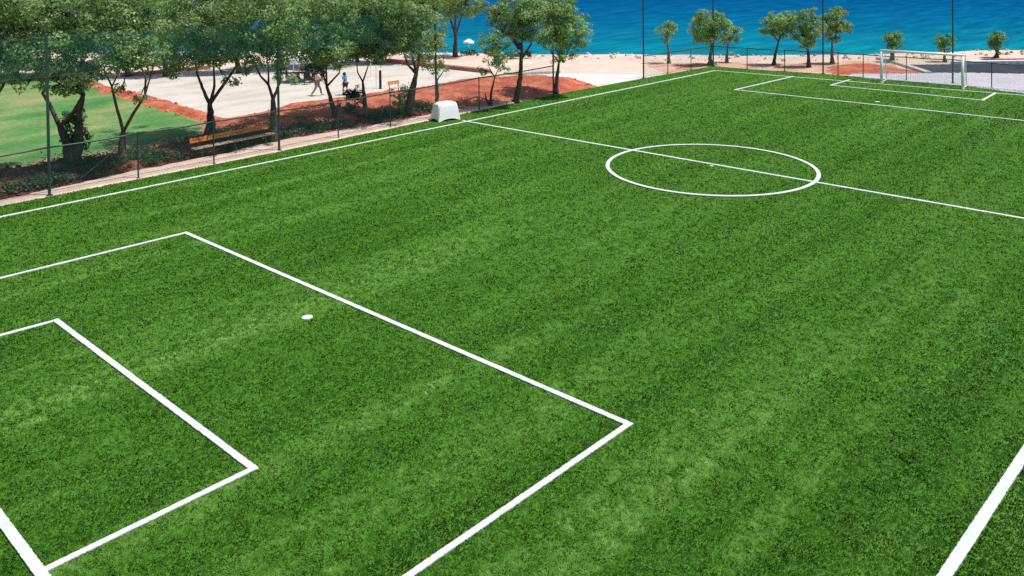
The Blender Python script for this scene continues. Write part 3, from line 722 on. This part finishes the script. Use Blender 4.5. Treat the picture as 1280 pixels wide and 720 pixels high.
def small_tree(label, base, cx, top, bot, rx, trunk):
    h = (bot-top)
    tree('tree', label, 'tree', base, [[base, (cx, (base[1]+bot)/2), (cx, bot)], [(cx, bot), (cx-rx*.4, bot-h*.5)], [(cx, bot), (cx+rx*.4, bot-h*.5)]],
         [(cx-rx*.5, top+h*.35, rx*.5, h*.36), (cx+rx*.5, top+h*.35, rx*.52, h*.36), (cx, top+h*.62, rx*.5, h*.4), (cx, top+h*.2, rx*.6, h*.22)], 'leaf_palm', SR, r0=trunk, size=.17, dens=1.15)
small_tree('stubby thick stemmed tree seen over the left half of the goal crossbar', (1115.5, 77.5), 1115.5, 41, 61, 11, .2)
small_tree('small round headed tree seen over the right half of the goal crossbar', (1181, 77), 1180.5, 43, 65, 10, .13)
small_tree('small upright tree at the far right above the dark road', (1245, 72), 1246, 39, 66, 8, .2)

def shrub(label, base, blobs, leaf, cat='shrub', size=.13, dens=2.4, group='shrubs at the feet of the trees'):
    return tree('shrub', label, cat, base, [[base, (base[0]-2, base[1]-8), (blobs[0][0], blobs[0][1])], [base, (base[0]+3, base[1]-6), (blobs[-1][0], blobs[-1][1])]], blobs, leaf, group, r0=.05, size=size, dens=dens, fill=.2)
shrub('dark bush growing against the foot of the thick forked tree by the lawn', (98, 205), [(86, 150, 9, 12), (97, 165, 9, 18), (93, 182, 11, 14), (100, 145, 6, 12)], 'leaf_dark')
shrub('upright dark green bush beside the blue shirted person', (440, 149), [(432, 138, 8, 11), (443, 126, 7, 14), (437, 118, 7, 9), (446, 112, 5, 9)], 'leaf_dark')
shrub('bright green bush climbing the thick leaning trunk', (502, 143), [(500, 126, 7, 11), (507, 116, 5, 12), (500, 136, 7, 7)], 'leaf_front')
shrub('dark low bush at the back of the beach behind the spindly young tree', (651, 73), [(642, 68, 8, 4), (652, 67, 8, 5), (661, 70, 6, 3)], 'leaf_dark', group='low bushes at the back of the beach', size=.16)
shrub('dark low bush on the shore below the bare trunk', (588, 68.5), [(582, 66, 6, 2.5), (591, 65.5, 7, 3)], 'leaf_dark', group='low bushes at the back of the beach', size=.16)
shrub('dark tall bush beside the white parasol', (399, 100), [(393, 84, 9, 12), (402, 74, 9, 12), (388, 70, 6, 9), (404, 90, 6, 9)], 'leaf_dark', group='low bushes at the back of the beach', size=.16)

def ground_cover():  # low plants, spread dark and thick to deepen the shade of the strip
    r = np.random.default_rng(77); poly = np.asarray(shaded_litter_poly); lo, hi = poly.min(0), poly.max(0)
    P = r.uniform(lo, hi, (14000, 2)); P = P[(sdist(P, poly) > .15)]
    P = P[fbm(P[:, 0]*.8, P[:, 1]*.8, 3, 92) > .50][:2000]
    Cs, Ss, Ts = [], [], []
    for p in P:
        nl = int(r.integers(8, 20)); off = np.abs(r.normal(0, 1, (nl, 3)))*np.array([.16, .16, .14])*np.where(r.uniform(size=(nl, 3)) < .5, 1, -1)
        off[:, 2] = np.abs(off[:, 2])+.14
        Cs.append(np.array([p[0], p[1], 0])+off); Ss.append(off/np.linalg.norm(off, axis=1)[:, None]); Ts.append(r.uniform(.05, .65, nl))
    rt = empty('ground_cover', (0, 0, 0))
    o = leaves_mesh('ground_cover', M['leaf_dark'], rt, np.concatenate(Cs), np.concatenate(Ss), np.concatenate(Ts), .13, 78)
    o.parent = None; bpy.data.objects.remove(rt)
    tag(o, 'low plants and fallen leaves laid dark and thick to deepen the tree row shade', 'ground cover', kind='stuff')
ground_cover()

# ------------------------------------------------------------------ fences
def uvpanel(name, m, parent, A, B, z0, z1, sag=0.0, n=1):
    """upright net panel between A and B with UVs in metres"""
    off = Vector(parent['_o']); ln = (B-A).length; vs = []; fs = []; uv = []
    for k in range(n+1):
        t = k/n; p = A.lerp(B, t)-off; sg = sag*4*t*(1-t)
        vs += [(p.x, p.y, z0-off.z+sg*.3), (p.x, p.y, z1-off.z-sg)]; uv += [(ln*t, z0), (ln*t, z1)]
    for k in range(n): fs.append((2*k, 2*k+2, 2*k+3, 2*k+1))
    me = bpy.data.meshes.new(name); me.from_pydata(vs, [], fs); me.update(); me.materials.append(m)
    ul = me.uv_layers.new(name='UVMap')
    for lp in me.loops: ul.data[lp.index].uv = uv[lp.vertex_index]
    return me

def join_panels(name, mlist, m, parent):
    vs = []; fs = []; uv = []
    for me in mlist:
        i = len(vs); vs += [tuple(v.co) for v in me.vertices]
        for p in me.polygons:
            fs.append(tuple(i+v for v in p.vertices)); uv += [tuple(me.uv_layers[0].data[l].uv) for l in p.loop_indices]
        bpy.data.meshes.remove(me)
    me = bpy.data.meshes.new(name); me.from_pydata(vs, [], fs); me.update(); me.materials.append(m)
    ul = me.uv_layers.new(name='UVMap')
    for i, q in enumerate(uv): ul.data[i].uv = q
    o = bpy.data.objects.new(name, me); col.objects.link(o); o.parent = parent
    return o

def fence(label, posts, rail_h, tall_h, net_z, brown=()):
    P = [(G(x, y), t) for x, y, t in posts]
    root = empty('fence', P[0][0]); tag(root, label, 'fence')
    for k, (p, t) in enumerate(P):
        b = MB(); h = tall_h if t else rail_h+.03; r = .055 if t else .032
        b.tube([p-Vector((0, 0, .1)), p+Vector((0, 0, h))], r, 10)
        b.lathe(p+Vector((0, 0, h)), [(r*1.12, -.02), (r*1.12, .015), (r*.6, .04), (.001, .05)], 10)
        b.lathe(p, [(r*2.6, .0), (r*2.6, .03), (r*1.3, .06)], 10)
        b.build('post', M['post_brown'] if posts[k][0] in brown else M['post_green'], root, smooth=False)
    rl = MB(); ch = []; nt_ = []
    z = Vector((0, 0, 1))
    for (a, _), (c, _) in zip(P[:-1], P[1:]):
        n = 6; pts = [a.lerp(c, k/n)+z*(rail_h-.035*4*(k/n)*(1-k/n)) for k in range(n+1)]
        rl.tube(pts, .034, 8)
        ch.append(uvpanel('w', M['chain'], root, a, c, .06, rail_h-.03))
    rl.build('rail', M['post_green'], root, smooth=True)
    join_panels('wire_mesh', ch, M['chain'], root)
    T = [p for p, t in P if t]
    if net_z:
        cb = MB()
        for a, c in zip(T[:-1], T[1:]):
            n = 10
            nt_.append(uvpanel('n', M['ballnet'], root, a, c, net_z, tall_h-.06, sag=.10, n=n))
            cb.tube([a.lerp(c, k/n)+z*(tall_h-.06-.10*4*(k/n)*(1-k/n)) for k in range(n+1)], .008, 5)
            cb.tube([a.lerp(c, k/n)+z*(net_z+.03*4*(k/n)*(1-k/n)) for k in range(n+1)], .006, 5)
        cb.build('cable', M['post_green'], root)
        join_panels('ball_net', nt_, M['ballnet'], root)
    return root
TALL = 6.15
lf = fence('long green wire fence with tall posts and a green net band before the tree row',
      [(-110, 281, 1), (62, 245, 1), (173, 223.3, 0), (267.5, 205, 0), (349, 188.5, 1), (423, 173, 0), (488, 159.8, 0), (545.5, 148.5, 1), (599, 137.3, 0), (691.8, 118.3, 1)], 1.86, TALL, 4.55)
b = MB(); b.tube([G(92, 231)+Vector((0, 0, .02)), G(92, 231)+(G(173, 223.3)-G(62, 245)).normalized()*1.7+Vector((0, 0, 1.15))], .016, 6); b.build('brace', M['post_brown'], lf)
def simple_posts(label, posts, rail_h, brown=()):
    return fence(label, posts, rail_h, 7.2, None, brown)
simple_posts('dark fence of short posts and tall poles at the goal end of the pitch',
      [(804.5, 97.8, 1), (834.8, 92.4, 0), (863.8, 87.2, 0), (891.6, 82.8, 1), (934, 86.3, 0), (980.8, 89.2, 0), (1028.9, 92.3, 1), (1047.6, 93.6, 0), (1079, 96.5, 0), (1133, 100.5, 0), (1191, 104.4, 1), (1239.5, 109.8, 0), (1300, 115.2, 0), (1370, 121, 1)], 1.62, brown=(834.8, 863.8, 934, 980.8))

# ------------------------------------------------------------------ goal
def goal():
    A = G(1101.8, 103.4); B = G(1203.2, 111.4); H = 2.2
    d = (B-A).normalized(); n = Vector((-d.y, d.x, 0))
    if n.x < 0: n = -n
    Z = Vector((0, 0, 1)); root = empty('football_goal', A)
    tag(root, 'white framed football goal with a thin net on the far goal line', 'goal')
    R = .085
    for p in (A, B):
        b = MB(); b.tube([p, p+Z*(H-R*.2)], R, 12); b.lathe(p, [(R*1.6, 0), (R*1.6, .02), (R*1.05, .03)], 12); b.build('goalpost', M['white_metal'], root, smooth=True)
    b = MB(); b.tube([A+Z*H-d*R, B+Z*H+d*R], R, 12); b.build('crossbar', M['white_metal'], root, smooth=True)
    D1, D2 = .85, 1.35
    for p in (A, B):
        b = MB(); b.tube([p+Z*(H-.02)+n*.06, p+n*D1+Z*(H-.02), p+n*(D1+.12)+Z*(H-.2), p+n*D2+Z*.06], [.03, .03, .03, .03], 8); b.build('stanchion', M['white_metal'], root, smooth=True)
        b = MB(); b.tube([p+n*.06+Z*.05, p+n*D2+Z*.05], .03, 8); b.build('side_bar', M['white_metal'], root, smooth=True)
    b = MB(); b.tube([A+n*D2+Z*.05, B+n*D2+Z*.05], .035, 8); b.build('ground_bar', M['white_metal'], root, smooth=True)
    # net: roof, back, sides with UVs in metres
    vs = []; fs = []; uvs = []
    off = Vector(root['_o'])
    def sheet(P, uv):
        i = len(vs); vs.extend([tuple(p-off) for p in P]); fs.append(tuple(range(i, i+len(P)))); uvs.extend(uv)
    Lw = (B-A).length; N_ = 10
    for k in range(N_):
        a = A.lerp(B, k/N_); c = A.lerp(B, (k+1)/N_); u0, u1 = Lw*k/N_, Lw*(k+1)/N_
        s0 = .10*math.sin(math.pi*k/N_); s1 = .10*math.sin(math.pi*(k+1)/N_)
        sheet([a+Z*(H-.03), c+Z*(H-.03), c+n*D1+Z*(H-.05-s1), a+n*D1+Z*(H-.05-s0)], [(u0, 0), (u1, 0), (u1, D1), (u0, D1)])
        sheet([a+n*D1+Z*(H-.05-s0), c+n*D1+Z*(H-.05-s1), c+n*(D2-.03)+Z*.06, a+n*(D2-.03)+Z*.06], [(u0, 0), (u1, 0), (u1, H), (u0, H)])
    for p in (A, B):
        sheet([p+Z*.06, p+n*(D2-.03)+Z*.06, p+n*D1+Z*(H-.05), p+Z*(H-.05)], [(0, 0), (D2, 0), (D1, H), (0, H)])
    me = bpy.data.meshes.new('net'); me.from_pydata(vs, [], fs); me.update(); me.materials.append(M['goalnet'])
    ul = me.uv_layers.new(name='UVMap')
    for i, q in enumerate(uvs): ul.data[i].uv = q
    o = bpy.data.objects.new('net', me); col.objects.link(o); o.parent = root
goal()

# ------------------------------------------------------------------ white box on the touchline
def white_box():
    C = G(548.5, 152.9, .02)
    th = math.radians(-12); X = Vector((math.cos(th), math.sin(th), 0)); Y = Vector((-math.sin(th), math.cos(th), 0)); Z = Vector((0, 0, 1))
    lx, ly, H = 1.38, .95, .99
    root = empty('storage_box', C); tag(root, 'white tapered plastic box with arched feet standing where the halfway line meets the touchline', 'box')
    # hull: four walls with arched cut-outs along their foot, tapering to a rounded lid
    def ring(z, ins, k):
        hx0, hx1, hy0, hy1 = ins, lx-ins, ins, ly-ins
        return [(hx0+k, hy0), (hx1-k, hy0), (hx1, hy0+k), (hx1, hy1-k), (hx1-k, hy1), (hx0+k, hy1), (hx0, hy1-k), (hx0, hy0+k)]
    b = MB()
    prof = [(.24, .030, .05), (.5, .055, .06), (.76, .090, .08), (.87, .115, .11), (.95, .18, .15), (H, .30, .17)]
    i0 = len(b.v)
    for z, ins, k in prof:
        for x, y in ring(z, ins, k): b.v.append(tuple(C+X*x+Y*y+Z*z))
    for a in range(len(prof)-1):
        for j in range(8): b.f.append((i0+a*8+j, i0+a*8+(j+1) % 8, i0+a*8+8+(j+1) % 8, i0+a*8+8+j))
    b.f.append(tuple(i0+(len(prof)-1)*8+j for j in range(8))); b.f.append(tuple(i0+7-j for j in range(8)))
    b.build('shell', M['white_plastic'], root)
    # skirt with an arch on every side: corner feet joined by a thin arched apron
    for (ax, ay, ln, ox, oy) in ((X, Y, lx, 0, 0), (Y, -X, ly, lx, 0), (-X, -Y, lx, lx, ly), (-Y, X, ly, 0, ly)):
        b = MB(); O = C+X*ox+Y*oy; n = 16
        top = []; bot = []
        for k in range(n+1):
            t = k/n; u = abs(t-.5)*2
            zb = 0.0 if u > .78 else .115*math.cos(u/.78*math.pi/2)**.6
            ins0 = .030*(zb/.24)
            top.append((t, .24, .030)); bot.append((t, zb, ins0))
        for th in (0.0, .035):
            for (t, z, i_) in top: b.v.append(tuple(O+ax*(.0+i_+t*(ln-2*i_))+ay*(i_+th+.002)+Z*(z+.004)))
            for (t, z, i_) in bot: b.v.append(tuple(O+ax*(i_+t*(ln-2*i_))+ay*(i_+th+.002)+Z*z))
        m_ = 2*(n+1)
        for k in range(n):
            a = k; c = n+1+k
            b.f += [(c, c+1, a+1, a), (m_+a, m_+a+1, m_+c+1, m_+c), (c+1, c, m_+c, m_+c+1)]
        b.build('foot', M['white_plastic'], root)
    # handle recess strip and lid seam
    b = MB(); q = C+Y*(ly*.5)+X*.075+Z*.34; b.box(q, .02, .22, .05, bev=.006); b.build('handle', M['dark_wood'], root)
white_box()

# ------------------------------------------------------------------ benches
def bench(label, A, B, back_dir, n_leg=3):
    d = (B-A); ln = d.length; d.normalize(); n = back_dir; Z = Vector((0, 0, 1))
    root = empty('bench', A); tag(root, label, 'bench', 'orange benches under the tree row')
    mid_ = (A+B)/2
    for k, o_ in enumerate((0, .2)):
        b = MB(); b.box(mid_+n*o_+Z*.46, ln, .17, .05, d, n, Z, bev=.012); b.build('seat', M['wood_pale'], root)
    for k, z in enumerate((.715, .83)):
        b = MB(); b.box(mid_+n*(.36+.03*k)+Z*z, ln, .04, .10, d, n, (Z+n*.2).normalized(), bev=.01); b.build('backrest', M['wood_orange'], root)
    for k in range(n_leg):
        t = .10+.8*k/(n_leg-1); p = A+d*ln*t; b = MB()
        b.box(p+n*.1+Z*.21, .07, .09, .43, d, n, Z, bev=.01); b.box(p+n*.1+Z*.415, .06, .42, .045, d, n, Z)
        b.tube([p+n*.32+Z*.0, p+n*.335+Z*.45, p+n*.415+Z*.9], .028, 8); b.build('leg', M['post_brown'], root)
    return root
A = G(243, 199.5); Bp = G(343, 178.5)
dn = Vector((-(Bp-A).y, (Bp-A).x, 0)).normalized()
if dn.dot(FH) < 0: dn = -dn
bench('long orange slatted bench in the shade between two dark trees', A, Bp, dn)
A2 = G(490, 120); B2 = G(504, 117.6)
bench('short orange bench half hidden by the bush at the thick leaning trunk', A2, B2, dn, 2)

# ------------------------------------------------------------------ court furniture
def parasol(label, base, h, r, mat, cat='parasol', group='parasols beyond the trees', drop=.45, flap=.14):
    root = empty('parasol', base); tag(root, label, cat, group)
    b = MB(); b.tube([base, base+Vector((0, 0, h))], .03, 8); b.lathe(base, [(.28, 0), (.28, .06), (.06, .1)], 14); b.build('pole', M['white_metal'], root)
    b = MB(); n = 8; top = base+Vector((0, 0, h+.03)); i0 = 0
    b.v.append(tuple(top))
    pr = [(.35, .30), (.7, .64), (1.0, 1.0), (1.01, 1.0+flap/drop)]
    for f, dz in pr:
        for j in range(n*2):
            a = math.pi*j/n; rr_ = r*f*(1 if j % 2 == 0 else .955)
            sc = .02 if (f > 1 and j % 2) else 0
            b.v.append((top.x+rr_*math.cos(a), top.y+rr_*math.sin(a), top.z-drop*dz+sc))
    for j in range(n*2): b.f.append((0, 1+j, 1+(j+1) % (n*2)))
    for k in range(len(pr)-1):
        for j in range(n*2):
            a = 1+k*n*2+j; c = 1+k*n*2+(j+1) % (n*2); b.f.append((a, a+n*2, c+n*2, c))
    b.build('canopy', mat, root)
    b = MB()
    for j in range(n):
        a = 2*math.pi*j/n; e = top+Vector((r*.97*math.cos(a), r*.97*math.sin(a), -drop-.02)); b.tube([top-Vector((0, 0, .05)), e], .012, 5)
    b.build('ribs', M['dark_wood'], root)
    return root
pb = G(374, 103); parasol('white canopy parasol over the dark table on the court', pb, 2.45, .95, M['canvas'], drop=.75, flap=.32)
parasol('tan canopy parasol just behind the white one', G(367, 92), 2.55, .8, M['straw'], drop=.55)
parasol('small white beach parasol at the water edge left of the spindly young tree', G(586, 67), 1.35, .5, M['canvas'], drop=.3)

def table(label, c):
    root = empty('table', c); tag(root, label, 'table'); Z = Vector((0, 0, 1))
    b = MB()
    for k in range(4): b.box(c+FH*(k-1.5)*.19+Z*.73, 1.7, .175, .04, R0, FH, Z, bev=.008)
    b.build('tabletop', M['dark_wood'], root)
    for s1 in (-1, 1):
        for s2 in (-1, 1):
            b = MB(); b.box(c+R0*s1*.72+FH*s2*.28+Z*.355, .07, .07, .71, R0, FH, Z); b.build('leg', M['dark_wood'], root)
table('long dark wooden table under the white parasol', G(379, 103.5))
def chair(label, c, ang, group='dark chairs at the table on the court'):
    root = empty('chair', c); tag(root, label, 'chair', group); Z = Vector((0, 0, 1))
    a = Vector((math.cos(ang), math.sin(ang), 0)); n = Vector((-a.y, a.x, 0))
    b = MB(); b.box(c+Z*.45, .44, .44, .04, a, n, Z, bev=.01); b.build('seat', M['dark_wood'], root)
    b = MB(); b.box(c-n*.21+Z*.70, .44, .03, .42, a, n, (Z-n*.12).normalized(), bev=.01); b.build('backrest', M['dark_wood'], root)
    for s1 in (-1, 1):
        for s2 in (-1, 1):
            b = MB(); b.tube([c+a*s1*.19+n*s2*.19, c+a*s1*.19+n*s2*.18+Z*.44], .018, 6); b.build('leg', M['dark_wood'], root)
base_ang = math.atan2(R0.y, R0.x)
chair('dark chair at the left end of the table under the white parasol', G(362, 103.5), base_ang-math.pi/2)
chair('dark chair on the near side of the table, left of its middle', G(372, 106), base_ang)
chair('dark chair on the near side of the table, right of its middle', G(384, 106), base_ang+.15)
chair('dark chair at the right end of the table, beside the walking person', G(393, 103.5), base_ang+math.pi/2)

b = MB(); p = G(475.5, 111.5); r_ = empty('court_post', p); tag(r_, 'short thick dark padded post standing on the pale court', 'post')
b.tube([p, p+Vector((0, 0, 1.25))], .085, 14); b.lathe(p+Vector((0, 0, 1.25)), [(.085, 0), (.06, .03), (.001, .035)], 14); b.build('padding', M['cloth_dark'], r_, smooth=False)
b = MB(); b.lathe(p, [(.16, 0), (.16, .03), (.09, .04)], 14); b.build('base_plate', M['post_brown'], r_)
for (x, y, h, lab) in ((470.5, 113.5, 1.7, 'thin pale pole just left of the dark padded post on the court'), (463.5, 98, 1.5, 'thin pale pole far out on the court left of the dark padded post')):
    p = G(x, y); r_ = empty('pole', p); tag(r_, lab, 'pole', 'thin pale poles on the court')
    b = MB(); b.tube([p, p+Vector((0, 0, h))], .028, 8); b.build('shaft', M['white_metal'], r_)
    b = MB(); b.lathe(p, [(.15, 0), (.15, .03), (.04, .05)], 12); b.build('base_plate', M['white_metal'], r_)

# ------------------------------------------------------------------ people
def skin(name, m, parent, verts, edges, rads, sub=2):
    me = bpy.data.meshes.new(name); me.from_pydata([tuple(v) for v in verts], edges, []); me.update()
    o = bpy.data.objects.new(name, me); col.objects.link(o)
    md = o.modifiers.new('s', 'SKIN'); md.use_smooth_shade = True
    for i, r in enumerate(rads):
        sv = me.skin_vertices[0].data[i]; sv.radius = (r, r) if not isinstance(r, tuple) else r; sv.use_root = (i == 0)
    o.modifiers.new('d', 'SUBSURF').levels = sub; o.modifiers['d'].render_levels = sub
    dg = bpy.context.evaluated_depsgraph_get(); ev = o.evaluated_get(dg); m2 = bpy.data.meshes.new_from_object(ev)
    bpy.data.objects.remove(o); m2.name = name; m2.materials.clear(); m2.materials.append(m)
    m2.polygons.foreach_set('use_smooth', [True]*len(m2.polygons))
    o2 = bpy.data.objects.new(name, m2); col.objects.link(o2); o2.parent = parent
    return o2

def person(label, c, face, h, mats, stride=.34, arm=.35, shorts=True, bend=0.0):
    """walking figure; face = heading angle; all lengths from the standing height h"""
    root = empty('person', c); tag(root, label, 'person', 'people on the pale court')
    k = h/1.75
    f = Vector((math.cos(face), math.sin(face), 0)); s = Vector((-f.y, f.x, 0)); Z = Vector((0, 0, 1))
    def P(a, b_, z): return (f*a+s*b_+Z*z)*k
    lean = .06+bend
    J = dict(pel=P(0, 0, .94), chest=P(lean*.6, 0, 1.22), sho=P(lean, 0, 1.42), neck=P(lean+.01, 0, 1.50), head=P(lean+.03, 0, 1.60), crown=P(lean+.03, 0, 1.70))
    for sg, n in ((1, 'l'), (-1, 'r')):
        st = stride*sg
        J['hip'+n] = P(0, .09*sg, .90); J['knee'+n] = P(st*.55+.05, .10*sg, .50)
        J['ank'+n] = P(st*1.0-.06, .10*sg, .09 if sg > 0 else .13); J['toe'+n] = P(st*1.0+.12, .11*sg, .035 if sg > 0 else .05)
        J['shl'+n] = P(lean, .17*sg, 1.42); J['elb'+n] = P(lean-arm*sg*.45, .24*sg, 1.14); J['wri'+n] = P(lean-arm*sg*.55+.14, .25*sg, .93); J['hand'+n] = P(lean-arm*sg*.55+.19, .25*sg, .85)
    names = list(J); ix = {n: i for i, n in enumerate(names)}
    E = [('pel', 'chest'), ('chest', 'sho'), ('sho', 'neck'), ('neck', 'head'), ('head', 'crown')]
    for n in 'lr': E += [('pel', 'hip'+n), ('hip'+n, 'knee'+n), ('knee'+n, 'ank'+n), ('ank'+n, 'toe'+n), ('sho', 'shl'+n), ('shl'+n, 'elb'+n), ('elb'+n, 'wri'+n), ('wri'+n, 'hand'+n)]
    RD = dict(pel=.13, chest=.135, sho=.11, neck=.055, head=.10, crown=.08, hip=.09, knee=.058, ank=.04, toe=.035, shl=.065, elb=.042, wri=.028, hand=.034)
    rad = [RD[n if n in RD else n[:-1]]*k for n in names]
    # fingers and thumb grow from each hand, nose from the face
    V = [J[n] for n in names]; ED = [(ix[a], ix[b_]) for a, b_ in E]; 
    for n in 'lr':
        hd = J['hand'+n]
        for q in range(4):
            V.append(hd+(s*((q-1.5)*.018)+f*.02-Z*(.075-.01*abs(q-1.3)))*k); ED.append((ix['hand'+n], len(V)-1)); rad.append(.009*k)
        V.append(hd+(f*.05-Z*.03)*k); ED.append((ix['hand'+n], len(V)-1)); rad.append(.010*k)
    V.append(J['head']+(f*.115-Z*.0)*k); ED.append((ix['head'], len(V)-1)); rad.append(.018*k)
    skin('body', M['skin'], root, V, ED, rad)
    def part(name, m, ns, grow, cut=None):
        es = [(a, b_) for a, b_ in E if a in ns and b_ in ns]; ii = {n: i for i, n in enumerate(ns)}
        pts = [J[n].copy() for n in ns]
        if cut:
            for n, (to, t) in cut.items(): pts[ii[n]] = J[to].lerp(J[n], t)
        rr_ = [rad[ix[n]]+grow*k for n in ns]
        skin(name, m, root, pts, [(ii[a], ii[b_]) for a, b_ in es], rr_)
    part('shirt', mats[0], ['pel', 'chest', 'sho', 'shll', 'shlr', 'elbl', 'elbr'], .022, {'elbl': ('shll', .7), 'elbr': ('shlr', .7), 'pel': ('chest', .8)})
    if shorts: part('shorts', mats[1], ['pel', 'hipl', 'hipr', 'kneel', 'kneer'], .026, {'kneel': ('hipl', .75), 'kneer': ('hipr', .75)})
    else: part('trousers', mats[1], ['pel', 'hipl', 'hipr', 'kneel', 'kneer', 'ankl', 'ankr'], .022, {'ankl': ('kneel', .92), 'ankr': ('kneer', .92)})
    V = [J['head']+(-f*.05+Z*.035)*k, J['head']+(-f*.01+Z*.10)*k, J['head']+(-f*.085-Z*.03)*k]
    skin('hair', M['hair'], root, V, [(0, 1), (0, 2)], [.098*k, .085*k, .07*k])
    for sg in (1, -1):
        b = MB(); e = Vector(c)+J['head']+(f*.097+s*.035*sg+Z*.02)*k
        b.lathe(e, [(.001, -.012), (.011, -.006), (.012, .004), (.001, .012)], 8); b.build('eye', M['hair'], root)
        b = MB(); st = Vector(c)+J['ank'+('l' if sg > 0 else 'r')]-Z*.045*k; b.box(st+f*.07*k, .25*k, .095*k, .075*k, (f if sg > 0 else (f-Z*.12).normalized()), s, Z, bev=.02); b.build('shoe', M['cloth_grey'], root)
    return root
ra = math.atan2(R0.y, R0.x)
person('walking person in a pale top and grey trousers beside the table', G(396.5, 120.2), ra+.5, 1.68, (M['cloth_white'], M['cloth_grey']), stride=.38, shorts=False)
person('person in a bright blue shirt and dark shorts walking past the bush', G(432, 119.5), ra+math.pi-.6, 1.5, (M['cloth_blue'], M['cloth_dark']), stride=.2, bend=.05)

# ------------------------------------------------------------------ loose stones, clods and shore rubble
def scatter(name, label, cat, poly, n, smin, smax, m, zb, seed, flat_=.6):
    r = np.random.default_rng(seed); poly = np.asarray(poly); lo, hi = poly.min(0), poly.max(0)
    b = MB(); cnt = 0
    base = [(-1, -1, 0), (1, -1, 0), (1, 1, 0), (-1, 1, 0), (-.6, -.6, 1), (.6, -.5, 1), (.5, .6, 1), (-.6, .5, 1)]
    P = r.uniform(lo, hi, (n*8, 2)); P = P[sdist(P, poly) > 0][:n]
    for p in P:
        sz = smin*(smax/smin)**(r.uniform()**2.2); a = r.uniform(0, 6.28); i = len(b.v); ca, sa = math.cos(a), math.sin(a)
        for x, y, z in base:
            x, y, z = x*(1+r.normal(0, .18)), y*.75*(1+r.normal(0, .18)), z*(1+r.normal(0, .2))
            b.v.append((p[0]+(x*ca-y*sa)*sz*.5, p[1]+(x*sa+y*ca)*sz*.5, zb-.02+z*sz*flat_))
        b.f += [tuple(i+k for k in q) for q in ((4, 5, 6, 7), (0, 1, 5, 4), (1, 2, 6, 5), (2, 3, 7, 6), (3, 0, 4, 7))]
    return tag(b.build(name, m), label, cat, kind='stuff')
scatter('soil_clods', 'loose red clods and stones on the bank below the trees', 'clods', soil_poly, 1800, .05, .22, M['soil'], .03, 21)
scatter('shade_dark_stones', 'loose stones and debris coloured as dark as the tree shade', 'shaded_litter', shaded_litter_poly, 900, .05, .3, M['shaded_litter'], .14, 22)
rub = np.concatenate([sh[::3]-FH2*.2, (sh[::3]-FH2*4.2)[::-1]])
scatter('shore_rubble', 'pale rubble and rocks edging the sea', 'rubble', rub, 2600, .10, .42, M['rock'], -.03, 23, .6)
rub2 = np.concatenate([sh[::3]+FH2*1.2, (sh[::3]-FH2*.8)[::-1]])
scatter('shore_rocks', 'pale rocks along the waterline', 'rocks', rub2, 1800, .15, .5, M['rock'], -.22, 24, .6)

for o in bpy.data.objects:
    if '_o' in o: del o['_o']
